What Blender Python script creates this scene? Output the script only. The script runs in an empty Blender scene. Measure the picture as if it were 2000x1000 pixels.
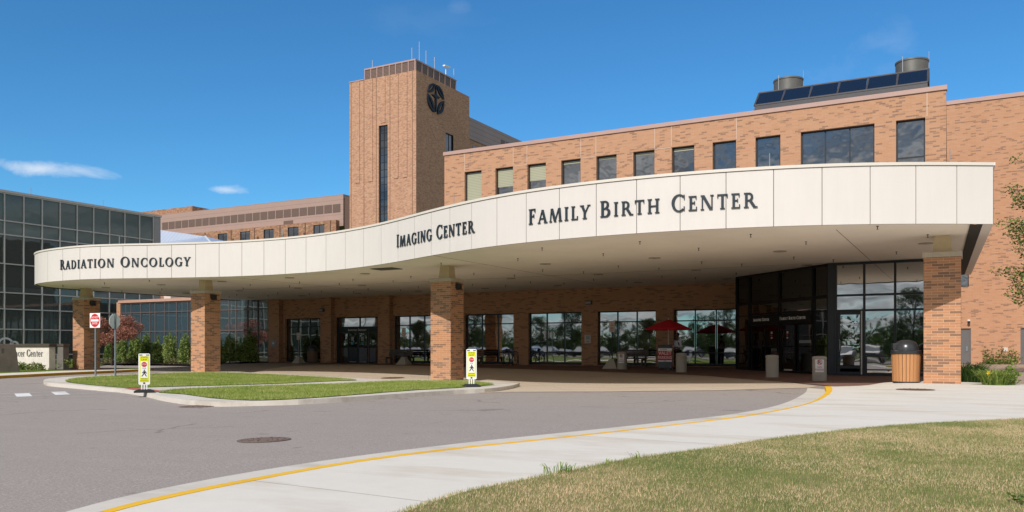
import bpy, math, random, colorsys
import numpy as np
from mathutils import Vector, Matrix
from mathutils.geometry import delaunay_2d_cdt
random.seed(7); RNG = np.random.default_rng(11)
PI = math.pi
SC = bpy.context.scene
COL = SC.collection

# ------------------------------------------------------------------ helpers
def ss(a, b, x):
    t = max(0., min(1., (x-a)/(b-a))); return t*t*(3-2*t)
def g(X, Y):
    """height of the gently graded site (metres)"""
    fr = -.30 + .28*ss(-20, -2, X) + .14*ss(24, 36, -X)
    bk = .15 - .2*ss(44, 48, -X)
    return fr + (bk-fr)*ss(30, 44, Y)

def setp(o, label=None, cat=None, group=None, kind=None):
    if label: o['label'] = label
    if cat: o['category'] = cat
    if group: o['group'] = group
    if kind: o['kind'] = kind
    return o
def thing(name, label, cat, loc=(0, 0, 0), rz=0., group=None):
    o = bpy.data.objects.new(name, None); COL.objects.link(o)
    o.empty_display_size = .2
    o.location = loc; o.rotation_euler = (0, 0, rz)
    return setp(o, label, cat, group)
def kids(o): return [c for c in bpy.data.objects if c.parent == o]
def dup(o, loc, rz=0., label=None, scale=None, parent=None):
    c = o.copy(); COL.objects.link(c); c.parent = parent
    if parent is None:
        c.location = loc; c.rotation_euler = (0, 0, rz)
        if label: c['label'] = label
        if scale: c.scale = (scale,)*3 if not isinstance(scale, tuple) else scale
    for k in kids(o): dup(k, None, parent=c)
    return c

class M:
    def __init__(s, org=(0, 0, 0)):
        s.v = []; s.f = []; s.mi = []; s.o = org
    def add(s, vs, fs, m=0):
        n = len(s.v); ox, oy, oz = s.o
        s.v += [(a-ox, b-oy, c-oz) for a, b, c in vs]
        s.f += [tuple(n+i for i in f) for f in fs]; s.mi += [m]*len(fs)
    def quad(s, a, b, c, d, m=0): s.add([a, b, c, d], [(0, 1, 2, 3)], m)
    def box(s, x0, x1, y0, y1, z0, z1, m=0):
        s.add([(x0, y0, z0), (x1, y0, z0), (x1, y1, z0), (x0, y1, z0), (x0, y0, z1), (x1, y0, z1), (x1, y1, z1), (x0, y1, z1)],
              [(0, 3, 2, 1), (4, 5, 6, 7), (0, 1, 5, 4), (1, 2, 6, 5), (2, 3, 7, 6), (3, 0, 4, 7)], m)
    def bar(s, p, q, w, h, m=0, up=(0, 0, 1)):
        p, q = Vector(p), Vector(q); d = (q-p).normalized(); u = Vector(up)
        if abs(d.dot(u)) > .95: u = Vector((0, 1, 0))
        a = d.cross(u).normalized()*w/2; b = a.cross(d).normalized()*h/2
        vs = [tuple(e+x) for e in (p, q) for x in (-a-b, a-b, a+b, -a+b)]
        s.add(vs, [(0, 1, 2, 3), (7, 6, 5, 4), (0, 4, 5, 1), (1, 5, 6, 2), (2, 6, 7, 3), (3, 7, 4, 0)], m)
    def lathe(s, prof, cx=0, cy=0, n=20, m=0, caps=True):
        vs = []; fs = []
        for r, z in prof:
            for k in range(n):
                a = 2*PI*k/n; vs.append((cx+r*math.cos(a), cy+r*math.sin(a), z))
        for j in range(len(prof)-1):
            for k in range(n):
                fs.append((j*n+k, j*n+(k+1) % n, (j+1)*n+(k+1) % n, (j+1)*n+k))
        if caps:
            fs.append(tuple(range(n-1, -1, -1))); fs.append(tuple((len(prof)-1)*n+k for k in range(n)))
        s.add(vs, fs, m)
    def cyl(s, cx, cy, z0, z1, r, r1=None, n=16, m=0): s.lathe([(r, z0), (r if r1 is None else r1, z1)], cx, cy, n, m)
    def tube(s, pts, r, n=8, m=0, closed=False):
        P = [Vector(p) for p in pts]; N = len(P)
        R = r if isinstance(r, (list, tuple)) else [r]*N
        vs = []; fs = []; a = None
        for i, p in enumerate(P):
            if closed: d = (P[(i+1) % N]-P[i-1]).normalized()
            else: d = (P[min(i+1, N-1)]-P[max(i-1, 0)]).normalized()
            if a is None:
                u = Vector((0, 0, 1)) if abs(d.z) < .9 else Vector((1, 0, 0)); a = d.cross(u).normalized()
            else: a = (a-d*a.dot(d)).normalized()
            b = d.cross(a)
            for k in range(n):
                t = 2*PI*k/n; vs.append(tuple(p+(a*math.cos(t)+b*math.sin(t))*R[i]))
        for i in range(N if closed else N-1):
            j = (i+1) % N
            for k in range(n): fs.append((i*n+k, i*n+(k+1) % n, j*n+(k+1) % n, j*n+k))
        if not closed: fs += [tuple(range(n-1, -1, -1)), tuple((N-1)*n+k for k in range(n))]
        s.add(vs, fs, m)
    def ell(s, c, r, m=0, nu=12, nv=8):
        vs = []; fs = []
        for j in range(nv+1):
            p = -PI/2+PI*j/nv
            for k in range(nu):
                a = 2*PI*k/nu
                vs.append((c[0]+r[0]*math.cos(p)*math.cos(a), c[1]+r[1]*math.cos(p)*math.sin(a), c[2]+r[2]*math.sin(p)))
        for j in range(nv):
            for k in range(nu): fs.append((j*nu+k, j*nu+(k+1) % nu, (j+1)*nu+(k+1) % nu, (j+1)*nu+k))
        s.add(vs, fs, m)
    def slab(s, poly, fr, w0, w1, m=0):
        """polygon (u,v) counter-clockwise seen from the front, extruded in w; fr maps (u,v,w) to xyz"""
        n = len(poly)
        vs = [fr(u, v, w0) for u, v in poly]+[fr(u, v, w1) for u, v in poly]
        fs = [tuple(range(n-1, -1, -1)), tuple(range(n, 2*n))]+[(k, (k+1) % n, n+(k+1) % n, n+k) for k in range(n)]
        s.add(vs, fs, m)
    def build(s, name, mats, parent=None, smooth=False, bevel=0., angle=None):
        me = bpy.data.meshes.new(name); me.from_pydata(s.v, [], s.f)
        if not isinstance(mats, (list, tuple)): mats = [mats]
        for q in mats: me.materials.append(q)
        if len(mats) > 1: me.polygons.foreach_set('material_index', s.mi)
        if smooth: me.polygons.foreach_set('use_smooth', [True]*len(s.f))
        me.update()
        o = bpy.data.objects.new(name, me); COL.objects.link(o)
        if parent: o.parent = parent
        if smooth and angle: 
            try: me.set_sharp_from_angle(angle=math.radians(angle))
            except Exception: pass
        if bevel:
            b = o.modifiers.new('bevel', 'BEVEL'); b.width = bevel; b.segments = 2; b.limit_method = 'ANGLE'; b.angle_limit = math.radians(40)
        return o

# plan outlines in metres (x east along the facade, y into the building)
FASCIA=[(-45.56, 27.96), (-42.66, 26.93), (-41.11, 26.64), (-39.57, 26.54), (-38.3, 26.81), (-37.27, 27.37), (-35.93, 27.82), (-34.74, 28.33), (-33.44, 28.7), (-32.19, 29.05), (-30.95, 29.33), (-29.61, 29.47), (-28.24, 29.47), (-26.86, 29.37), (-25.52, 29.23), (-24.11, 28.88), (-22.75, 28.46), (-21.41, 27.94), (-20.18, 27.44), (-18.84, 26.65), (-17.81, 26.18), (-16.69, 25.68), (-15.43, 25.15), (-14.12, 24.66), (-12.83, 24.36), (-11.53, 24.19), (-10.21, 24.08), (-8.85, 24.06), (-7.51, 24.11), (-6.18, 24.33), (-4.88, 24.58), (-3.6, 24.94), (-2.38, 25.43), (-1.2, 26.01), (-0.08, 26.73), (0.63, 27.14)]
CANBACK=[(-46.92, 29.16), (-47.08, 30.24), (-47.1, 31.44), (-47.66, 32.93), (-47.36, 35.01), (-48.14, 38.16), (-47.59, 40.42), (-47.11, 43.48), (-46.36, 46.53)]
ISLAND=[(-32.45, 20.51), (-30.91, 19.59), (-30.02, 19.24), (-28.14, 18.99), (-25.9, 18.61), (-25.36, 18.55), (-23.92, 18.06), (-21.81, 17.11), (-20.47, 16.4), (-18.59, 15.55), (-17.32, 15.13), (-16.55, 15.04), (-15.94, 15.48), (-15.16, 16.2), (-14.75, 17.31), (-14.58, 18.4), (-14.36, 20.03), (-14.08, 21.8), (-13.61, 22.86), (-13.77, 24.31), (-14.32, 26.11), (-15.06, 27.88)]
ISLAND2=[(-14.81, 27.27), (-15.61, 28.07), (-15.89, 27.94), (-17.69, 29.73), (-20.33, 29.93), (-21.77, 29.15), (-23.33, 28.63), (-25.6, 30.05), (-28.8, 30.78), (-31.6, 30.84), (-34.04, 30.73), (-35.34, 28.94), (-34.37, 25.84), (-34.38, 23.76), (-32.98, 21.74), (-31.96, 20.49)]
LAWN1=[(-30.23, 19.81), (-31.9, 21.03), (-33.12, 22.88), (-32.9, 23.84), (-33.29, 25.03), (-34.24, 28.04), (-33.12, 29.9), (-30.87, 30.12), (-28.14, 30.07), (-24.97, 29.3), (-22.74, 27.91), (-22.93, 26.92), (-23.21, 23.69), (-24.09, 21.51), (-25.23, 18.97), (-25.08, 18.08), (-28.12, 19.13)]
LAWN2=[(-21.89, 17.17), (-22.72, 18.28), (-23.04, 19.27), (-22.68, 21.17), (-22.18, 22.64), (-21.21, 24.89), (-20.86, 27.93), (-19.6, 28.85), (-18.33, 29.36), (-16.84, 28.29), (-15.23, 26.69), (-14.89, 25.88), (-14.72, 24.6), (-14.57, 23.17), (-14.73, 21.62), (-14.74, 19.55), (-14.71, 17.26), (-14.93, 15.96), (-15.51, 15.13), (-16.52, 15.08), (-18.23, 15.58), (-20.5, 16.61)]
TACTILE=[(-25.0, 18.46), (-25.26, 19.07), (-22.55, 18.11), (-22.02, 17.27)]
ASPH_R=[(-4.35, 26.99), (-3.97, 24.38), (-3.78, 22.45), (-3.59, 19.73), (-3.59, 17.5), (-3.79, 15.74), (-4.05, 14.59), (-4.83, 12.11), (-5.41, 10.5), (-5.83, 9.28), (-6.22, 7.66), (-6.38, 6.16), (-6.29, 4.83), (-6.05, 3.98), (-5.66, 3.05)]
YEL_IN=[(-3.72, 26.06), (-3.36, 23.81), (-3.07, 21.6), (-2.82, 17.95), (-2.98, 15.38), (-3.38, 13.07), (-4.16, 10.44), (-4.75, 8.75), (-5.04, 8.01), (-5.38, 6.63), (-5.43, 5.14), (-5.37, 4.28), (-5.25, 3.74), (-4.96, 2.84)]
YEL_OUT=[(-3.55, 25.97), (-3.2, 23.87), (-2.91, 21.16), (-2.77, 18.64), (-2.78, 16.83), (-2.93, 15.11), (-3.17, 13.5), (-3.46, 12.44), (-4.11, 10.3), (-4.68, 8.63), (-4.96, 7.88), (-5.28, 6.5), (-5.31, 5.03), (-5.24, 4.18), (-5.12, 3.65), (-4.83, 2.77)]
LAWN_EDGE=[(-3.31, 4.08), (-3.3, 4.49), (-3.36, 5.35), (-3.3, 5.75), (-3.2, 6.28), (-3.06, 7.02), (-2.87, 7.91), (-2.45, 9.03), (-2.13, 10.08), (-1.63, 11.38), (-0.83, 13.05), (0.13, 14.3), (0.76, 15.11), (1.88, 16.34)]
SW_BACK=[(-3.73, 27.81), (-2.89, 28.96), (-1.93, 30.29), (-1.21, 31.07), (-0.15, 30.79), (1.49, 29.71), (3.3, 28.76)]
DRIVE_F=[(-12.72, 23.28), (-9.7, 23.59), (-6.56, 24.72), (-4.35, 26.99)]
DRIVE_L=[(-33.18, 31.66), (-35.75, 35.68), (-37.17, 38.82)]
PLAZA=[(-4.09, 28.65), (-5.82, 31.58), (-10.04, 36.14), (-11.17, 36.84), (-16.11, 38.66), (-21.87, 40.03), (-27.47, 41.4), (-34.72, 42.76)]
LKERB=[(-36.0, 19.8), (-37.92, 21.74), (-38.81, 23.67), (-39.87, 25.88), (-40.88, 28.7), (-41.77, 31.23), (-42.01, 32.95)]
LSW=[(-40.07, 22.04), (-41.65, 23.87), (-42.58, 25.97), (-43.76, 28.85), (-43.39, 30.61), (-43.03, 31.67)]
PATH_R=[(-0.15, 30.1), (0.95, 29.5), (-0.18, 36.72), (1.52, 34.97), (1.5, 64.87), (3.2, 63.66)]
BARS=[(-27.08, 16.27), (-26.91, 16.66), (-25.59, 15.8), (-25.72, 15.39), (-27.08, 17.45), (-26.99, 17.91), (-25.39, 16.84), (-25.6, 16.46), (-27.09, 15.14), (-26.87, 15.48), (-25.71, 14.78), (-25.84, 14.39), (-27.17, 15.57), (-26.9, 18.59), (-25.68, 14.72), (-25.21, 18.44)]
# ------------------------------------------------------------------ materials
MATS = {}
class N:
    """tiny node-graph builder"""
    def __init__(s, name):
        s.m = bpy.data.materials.new(name); s.m.use_nodes = True; s.t = s.m.node_tree; s.t.nodes.clear()
        s.out = s.t.nodes.new('ShaderNodeOutputMaterial'); MATS[name] = s.m
    def n(s, typ, ins=None, **kw):
        x = s.t.nodes.new('ShaderNode'+typ)
        for k, v in kw.items(): setattr(x, k, v)
        for k, v in (ins or {}).items(): s.put(x.inputs[k], v)
        return x
    def put(s, sock, v):
        if isinstance(v, bpy.types.NodeSocket): s.t.links.new(v, sock)
        elif isinstance(v, bpy.types.Node): s.t.links.new(v.outputs[0], sock)
        else:
            if sock.type == 'RGBA' and len(v) == 3: v = (*v, 1)
            sock.default_value = v
    def math(s, op, a, b=0., clamp=False):
        return s.n('Math', {0: a, 1: b}, operation=op, use_clamp=clamp).outputs[0]
    def mix(s, f, a, b, typ='RGBA', blend='MIX'):
        x = s.n('Mix', data_type=typ, blend_type=blend) if typ == 'RGBA' else s.n('Mix', data_type=typ)
        i = {'RGBA': (6, 7, 2), 'FLOAT': (2, 3, 0)}[typ]
        s.put(x.inputs[0], f); s.put(x.inputs[i[0]], a); s.put(x.inputs[i[1]], b)
        return x.outputs[i[2]]
    def noise(s, scale, detail=4., rough=.55, vec=None, dist=0.):
        x = s.n('TexNoise', {'Scale': scale, 'Detail': detail, 'Roughness': rough, 'Distortion': dist})
        s.t.links.new(vec if vec is not None else s.pos(), x.inputs['Vector']); return x.outputs['Fac']
    def pos(s):
        if not hasattr(s, '_g'): s._g = s.n('NewGeometry')
        return s._g.outputs['Position']
    def obj(s):
        if not hasattr(s, '_tc'): s._tc = s.n('TexCoord')
        return s._tc.outputs['Object']
    def ramp(s, f, stops, interp='LINEAR'):
        x = s.n('ValToRGB', {0: f}); e = x.color_ramp.elements; x.color_ramp.interpolation = interp
        while len(e) < len(stops): e.new(.5)
        for q, (p, c) in zip(e, stops): q.position = p; q.color = (*c, 1) if len(c) == 3 else c
        return x.outputs[0]
    def vmul(s, v, k): return s.n('VectorMath', {0: v, 1: k}, operation='MULTIPLY').outputs[0]
    def bump(s, h, strength=.3, dist=.02):
        return s.n('Bump', {'Height': h, 'Strength': strength, 'Distance': dist}).outputs[0]
    def bsdf(s, color, rough=.6, metal=0., spec=.5, normal=None, ior=None, coat=0.):
        x = s.n('BsdfPrincipled'); s.put(x.inputs['Base Color'], color); s.put(x.inputs['Roughness'], rough); s.put(x.inputs['Metallic'], metal)
        x.inputs['Specular IOR Level'].default_value = spec
        if coat: x.inputs['Coat Weight'].default_value = coat
        if ior: x.inputs['IOR'].default_value = ior
        if normal is not None: s.put(x.inputs['Normal'], normal)
        return x
    def done(s, sh):
        s.t.links.new(sh.outputs[0], s.out.inputs[0]); return s.m

def plain(name, col, rough=.6, metal=0., var=.08, scale=6., spec=.4, bump=0., bscale=60.):
    k = N(name); v = k.noise(scale, 5.)
    c = k.mix(v, tuple(max(0, x*(1-var*2)) for x in col), tuple(min(1, x*(1+var*2)) for x in col))
    nm = k.bump(k.noise(bscale, 3.), bump, .01) if bump else None
    return k.done(k.bsdf(c, rough, metal, spec, nm))

def wall_uv(k):
    gx = k.pos(); nrm = k._g.outputs['True Normal']
    sp = k.n('SeparateXYZ', {0: gx}); sn = k.n('SeparateXYZ', {0: nrm})
    ay = k.math('GREATER_THAN', k.math('ABSOLUTE', sn.outputs[0]), .6)
    u = k.mix(ay, sp.outputs[0], sp.outputs[1], 'FLOAT')
    up = k.math('GREATER_THAN', k.math('ABSOLUTE', sn.outputs[2]), .7)
    v = k.mix(up, sp.outputs[2], sp.outputs[1], 'FLOAT')
    return k.n('CombineXYZ', {0: u, 1: v}).outputs[0]

def brick(name, cols, dark, mortar, bw=.305, bh=.1016, ms=.0065, darkf=.74, cluster=.28, bump=.35):
    k = N(name); uv = wall_uv(k)
    b = k.n('TexBrick', {'Vector': uv, 'Color1': (0, 0, 0), 'Color2': (1, 1, 1), 'Mortar': (.5, .5, .5), 'Scale': 1., 'Mortar Size': ms, 'Mortar Smooth': .1, 'Bias': 0., 'Brick Width': bw, 'Row Height': bh})
    rnd = k.n('SeparateColor', {0: b.outputs[0]}).outputs[0]
    cl = k.noise(1., 3., .6, k.vmul(uv, (1.5, 6., 1)))
    r2 = k.math('ADD', rnd, k.math('MULTIPLY', k.math('SUBTRACT', cl, .5), cluster*2.2))
    base = k.ramp(r2, [(0., cols[0]), (.35, cols[1]), (darkf-.08, cols[2]), (darkf, dark[0]), (1., dark[1])])
    wea = k.math('ADD', k.math('MULTIPLY', k.noise(.35, 4., .6), .6), k.math('MULTIPLY', k.noise(1., 5., .65, k.vmul(k.pos(), (1.6, 1.6, .16))), .4))
    base = k.mix(k.math('MULTIPLY', wea, .42), base, tuple(x*.62 for x in cols[1]))
    fine = k.noise(45., 2.)
    base = k.mix(.16, base, k.mix(fine, (.1, .06, .04), (.6, .4, .28)))
    c = k.mix(b.outputs[1], base, mortar)
    nm = k.bump(k.math('SUBTRACT', k.math('MULTIPLY', fine, .3), b.outputs[1]), bump, .006)
    return k.done(k.bsdf(c, .85, 0., .25, nm))
BRICK = brick('brick', [(.525, .262, .145), (.55, .285, .16), (.57, .315, .19)], [(.35, .19, .118), (.225, .128, .088)], (.50, .33, .22), bw=.30, bh=.08, ms=.004, darkf=.85, cluster=.09)
BRICK_COL = brick('column_brick', [(.51, .225, .108), (.55, .255, .122), (.56, .285, .15)], [(.27, .145, .088), (.185, .105, .07)], (.56, .40, .28), bw=.33, bh=.087, ms=.0055, darkf=.66, cluster=.12)
BRICK_TOW = brick('tower_brick', [(.55, .285, .178), (.60, .33, .21), (.66, .40, .265)], [(.50, .26, .17), (.37, .20, .13)], (.36, .24, .16), bw=.26, bh=.11, ms=.008, darkf=.70, cluster=.0)
BRICK_REAR = brick('rear_brick', [(.33, .15, .08), (.40, .195, .11), (.50, .30, .19)], [(.26, .13, .08), (.20, .11, .07)], (.36, .24, .16), bw=.36, bh=.18, ms=.008, darkf=.72, cluster=.0)

def panel_mat(name, col, rough=.45):
    k = N(name); rnd = k.n('ObjectInfo').outputs['Random']
    big = k.noise(.8, 4.); st = k.noise(2., 4., .6, k.vmul(k.pos(), (3, 3, .35)))
    a = k.math('ADD', k.math('MULTIPLY', big, .5), k.math('MULTIPLY', st, .5))
    c = k.mix(a, tuple(x*.90 for x in col), tuple(min(1, x*1.06) for x in col))
    c = k.mix(k.math('MULTIPLY', rnd, .06), c, (.52, .46, .40))
    return k.done(k.bsdf(c, rough, 0., .35))
FASCIA_M = panel_mat('fascia_panel_paint', (.695, .65, .61))
SOFFIT_M = plain('soffit_plaster', (.88, .815, .72), .8, var=.05, scale=.6)
PEDESTAL_M = plain('pedestal_paint', (.62, .50, .32), .7, var=.04)
CAP_M = plain('cast_stone', (.46, .40, .31), .85, var=.1, scale=8)
DARKGAP = plain('dark_reveal', (.03, .027, .024), .8)
JOINT = plain('panel_joint', (.20, .175, .155), .8)
COPING = plain('coping_metal', (.44, .285, .245), .5, var=.06, scale=.7)
METALPANEL = None
def striped(name, col, axis, pitch, dark, frac=.08, rough=.5, base_var=.08):
    k = N(name); sp = k.n('SeparateXYZ', {0: k.pos()})
    fr = k.math('FRACT', k.math('DIVIDE', sp.outputs[axis], pitch))
    ln = k.math('LESS_THAN', fr, frac)
    v = k.noise(.5, 3.)
    c = k.mix(v, tuple(x*(1-base_var) for x in col), tuple(x*(1+base_var) for x in col))
    c = k.mix(ln, c, dark)
    return k.done(k.bsdf(c, rough, 0., .4))
METALPANEL = striped('pink_metal_panel', (.385, .265, .225), 2, .75, (.25, .17, .145), .06)
GREYPANEL = striped('grey_metal_panel', (.36, .255, .23), 2, .6, (.22, .16, .145), .1)
LOUVER = striped('louver', (.20, .13, .105), 2, .15, (.09, .06, .05), .45)
FRAME = plain('dark_frame_metal', (.028, .032, .038), .42, .3, var=.1)
FRAME_BLK = plain('black_frame_metal', (.012, .013, .016), .38, .3, var=.1)
MULL = plain('silver_mullion', (.52, .505, .48), .45, .25, var=.05)
MULL_BR = plain('bronze_mullion', (.165, .13, .125), .45, .3, var=.05)
LETTER = plain('letter_metal', (.026, .038, .048), .45, .2, var=.06)

def glass(name, tint, refl, rough=.012, wav=.022, wscale=.55, transp=0., glow=(1, 1, 1), fw=.7, haze=(.12, .155, .148)):
    """window glass: dark body, mirror coat growing towards grazing view, slightly wavy"""
    k = N(name)
    nm = k.bump(k.noise(wscale, 2., .5), wav, .25)
    gl = k.n('BsdfGlossy', {'Color': glow, 'Roughness': rough, 'Normal': nm})
    body = k.n('BsdfDiffuse', {'Color': tint})
    if transp:
        tr = k.n('BsdfTransparent', {'Color': tuple(transp*x for x in (.8, .95, 1.))}); hz = k.n('BsdfDiffuse', {'Color': haze}); body = k.n('MixShader', {0: .4}); k.t.links.new(tr.outputs[0], body.inputs[1]); k.t.links.new(hz.outputs[0], body.inputs[2])
    lw = k.n('LayerWeight', {'Blend': .35, 'Normal': nm})
    f = k.math('ADD', k.math('MULTIPLY', lw.outputs['Fresnel'], fw), refl, True)
    mx = k.n('MixShader'); k.put(mx.inputs[0], f); k.t.links.new(body.outputs[0], mx.inputs[1]); k.t.links.new(gl.outputs[0], mx.inputs[2])
    return k.done(mx)
GLASS = glass('entrance_glass', (.008, .010, .011), .37, rough=.02)
GLASS_UP = glass('upper_window_glass', (.014, .016, .018), .20, wav=.05, wscale=.9)
GLASS_DARK = glass('dark_glass', (.003, .0035, .004), .06)
GLASS_TEAL = glass('teal_glass', (.040, .070, .088), .20)
GLASS_CW = glass('curtain_wall_glass', (.01, .016, .017), .05, transp=.75, fw=.25)
GLASS_FAR = glass('far_glass', (.006, .009, .014), .14)
GLASS_SOLAR = glass('collector_glass', (.008, .011, .02), .10)
SKYLIGHT_M = striped('skylight_glazing', (.40, .45, .55), 0, .55, (.30, .35, .45), .12, .3)
BLIND = striped('blind_slats', (.40, .395, .28), 2, .1, (.27, .27, .19), .3, .35)

def asphalt():
    k = N('asphalt')
    big = k.noise(.12, 5., .6); mid = k.noise(1.4, 5., .6); f = k.noise(48., 4., .75); sp = k.noise(260., 2.)
    st = k.noise(1., 4., .6, k.vmul(k.pos(), (.25, 1.4, 1)))
    a = k.math('ADD', k.math('MULTIPLY', big, .40), k.math('MULTIPLY', k.math('ADD', mid, k.math('MULTIPLY', st, 1.4)), .28))
    c = k.mix(a, (.235, .20, .178), (.345, .30, .27))
    c = k.mix(k.math('MULTIPLY', k.math('SUBTRACT', f, .46, True), 3.0), c, (.58, .525, .48))
    c = k.mix(k.math('MULTIPLY', k.math('SUBTRACT', .47, sp, True), 2.2), c, (.07, .06, .055))
    dr = k.noise(2.6, 3., .5); c = k.mix(k.math('MULTIPLY', k.math('SUBTRACT', dr, .66, True), 3.2), c, (.11, .095, .085))
    # cracks: thin ridges of a distorted voronoi, broken up by noise
    vo = k.n('TexVoronoi', feature='DISTANCE_TO_EDGE'); vo.inputs['Scale'].default_value = .22
    wv = k.n('VectorMath', {0: k.pos(), 1: k.n('VectorMath', {0: k.n('TexNoise', {'Scale': .8, 'Detail': 6., 'Vector': k.pos()}).outputs['Color'], 1: (1.6, 1.6, 0)}, operation='MULTIPLY').outputs[0]}, operation='ADD').outputs[0]
    k.t.links.new(wv, vo.inputs['Vector'])
    cr = k.math('MULTIPLY', k.math('LESS_THAN', vo.outputs['Distance'], .010), k.math('GREATER_THAN', k.noise(.35, 2.), .55))
    c = k.mix(k.math('MULTIPLY', cr, .35), c, (.06, .055, .05))
    return k.done(k.bsdf(c, .9, 0., .25, k.bump(f, .5, .006)))
ASPHALT = asphalt()
def concrete(name, col, stain, joints=None, sc=1.):
    k = N(name)
    a = k.math('ADD', k.math('MULTIPLY', k.noise(.5*sc, 6., .65), .55), k.math('MULTIPLY', k.noise(6.*sc, 5., .6), .45))
    c = k.mix(a, tuple(x*.86 for x in col), tuple(min(1, x*1.1) for x in col))
    s = k.noise(1., 5., .65, k.vmul(k.pos(), (.35, 1.3, 1.)))
    c = k.mix(k.math('MULTIPLY', k.math('SUBTRACT', s, .50, True), 2.8), c, stain)
    f = k.noise(150., 2.)
    c = k.mix(k.math('MULTIPLY', k.math('SUBTRACT', .42, f, True), .9), c, tuple(x*.5 for x in col))
    if joints:
        rot = k.n('VectorRotate', {'Vector': k.pos(), 'Angle': joints[2]}, rotation_type='Z_AXIS').outputs[0]
        sp = k.n('SeparateXYZ', {0: rot}); ln = None
        for i in (0, 1):
            if not joints[i]: continue
            fr = k.math('FRACT', k.math('DIVIDE', sp.outputs[i], joints[i]))
            l = k.math('LESS_THAN', fr, .018/joints[i]); ln = l if ln is None else k.math('MAXIMUM', ln, l)
        c = k.mix(k.math('MULTIPLY', ln, .55), c, (.16, .14, .12))
    return k.done(k.bsdf(c, .85, 0., .3, k.bump(f, .25, .004)))
CONC_W = concrete('white_concrete', (.70, .655, .585), (.50, .41, .30), (0, 4.6, .1))
CONC_K = concrete('kerb_concrete', (.62, .575, .51), (.36, .31, .25))
CONC_D = concrete('drive_concrete', (.54, .445, .345), (.40, .315, .24), (4.5, 4.5, -.6))
CONC_P = concrete('path_concrete', (.40, .31, .24), (.29, .225, .17), (2.4, 2.4, 0.))
CONC_B = concrete('bollard_concrete', (.42, .38, .32), (.26, .22, .18), None, 5.)
def pavers():
    k = N('brick_pavers'); b = k.n('TexBrick', {'Vector': k.pos(), 'Color1': (.20, .10, .075), 'Color2': (.29, .16, .12), 'Mortar': (.17, .12, .095), 'Scale': 1., 'Mortar Size': .006, 'Brick Width': .2, 'Row Height': .1})
    c = k.mix(k.math('MULTIPLY', k.noise(.7, 4.), .5), b.outputs[0], (.13, .085, .068))
    return k.done(k.bsdf(c, .85, 0., .25))
PAVERS = pavers()
YELLOW = concrete('yellow_kerb_paint', (.82, .48, .03), (.66, .36, .03), None, 2.)
WHITEPAINT = concrete('road_paint', (.78, .76, .74), (.36, .34, .33), None, 3.)
SEALLINE = plain('pale_road_line', (.44, .41, .39), .9, var=.15)
RED_PAD = concrete('tactile_red', (.42, .135, .10), (.34, .12, .09), None, 3.)
def lawn(name, cols, sc=1.):
    k = N(name); a = k.noise(.55*sc, 5., .6); b = k.noise(5., 4., .6); f = k.noise(70., 3., .7)
    v = k.math('ADD', k.math('ADD', k.math('MULTIPLY', a, .55), k.math('MULTIPLY', b, .3)), k.math('MULTIPLY', f, .15))
    c = k.ramp(v, [(.36, cols[0]), (.5, cols[1]), (.62, cols[2])])
    return k.done(k.bsdf(c, .95, 0., .1, k.bump(f, .8, .03)))
LAWN_NEAR_M = lawn('dry_turf', [(.12, .155, .045), (.24, .22, .085), (.40, .31, .165)])
LAWN_ISL_M = lawn('green_turf', [(.09, .14, .02), (.13, .185, .03), (.20, .21, .06)])
GROUND_M = lawn('ground_grass', [(.06, .10, .02), (.09, .13, .03), (.14, .15, .05)], .2)
MULCH = plain('mulch', (.045, .030, .022), .95, var=.3, scale=9, bump=.6, bscale=25)
def blade_mat(name, stops, sc):
    k = N(name); rnd = k._rnd = k.n('NewGeometry').outputs['Random Per Island']
    a = k.noise(sc, 4., .6)
    b = k.noise(7., 3., .6)
    v = k.math('ADD', k.math('ADD', k.math('MULTIPLY', a, .58), k.math('MULTIPLY', b, .18)), k.math('MULTIPLY', rnd, .30))
    c = k.ramp(v, stops)
    d = k.n('BsdfDiffuse', {'Color': c}); t = k.n('BsdfTranslucent', {'Color': c}); mx = k.n('MixShader', {0: .3})
    k.t.links.new(d.outputs[0], mx.inputs[1]); k.t.links.new(t.outputs[0], mx.inputs[2]); return k.done(mx)
BLADE_DRY = blade_mat('dry_grass_blade', [(.42, (.18, .265, .075)), (.51, (.32, .365, .13)), (.575, (.62, .49, .26)), (.65, (.92, .69, .46))], .62)
BLADE_GRN = blade_mat('green_grass_blade', [(.32, (.19, .285, .045)), (.5, (.31, .40, .085)), (.62, (.46, .48, .16)), (.76, (.64, .54, .28))], .7)
def leaf_mat(name, stops, trans=.3):
    k = N(name); rnd = k.n('NewGeometry').outputs['Random Per Island']; oi = k.n('ObjectInfo').outputs['Random']
    v = k.math('ADD', k.math('ADD', k.math('MULTIPLY', rnd, .55), k.math('MULTIPLY', k.noise(1.6, 3.), .45)), k.math('MULTIPLY', k.math('SUBTRACT', oi, .5), .12))
    c = k.ramp(v, stops)
    d = k.bsdf(c, .6, 0., .25); t = k.n('BsdfTranslucent', {'Color': c}); mx = k.n('MixShader', {0: trans})
    k.t.links.new(d.outputs[0], mx.inputs[1]); k.t.links.new(t.outputs[0], mx.inputs[2]); return k.done(mx)
LEAF_ARB = leaf_mat('arborvitae_leaf', [(.25, (.035, .075, .016)), (.5, (.18, .27, .055)), (.76, (.48, .56, .18))])
LEAF_TREE = leaf_mat('tree_leaf', [(.15, (.05, .09, .018)), (.45, (.12, .19, .035)), (.75, (.24, .28, .07)), (.92, (.30, .17, .08))])
LEAF_RED = leaf_mat('maple_leaf', [(.2, (.17, .065, .045)), (.5, (.36, .15, .105)), (.85, (.52, .27, .19))])
LEAF_BACK = leaf_mat('woodland_leaf', [(.2, (.025, .05, .012)), (.5, (.065, .11, .022)), (.85, (.14, .18, .04))])
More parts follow.
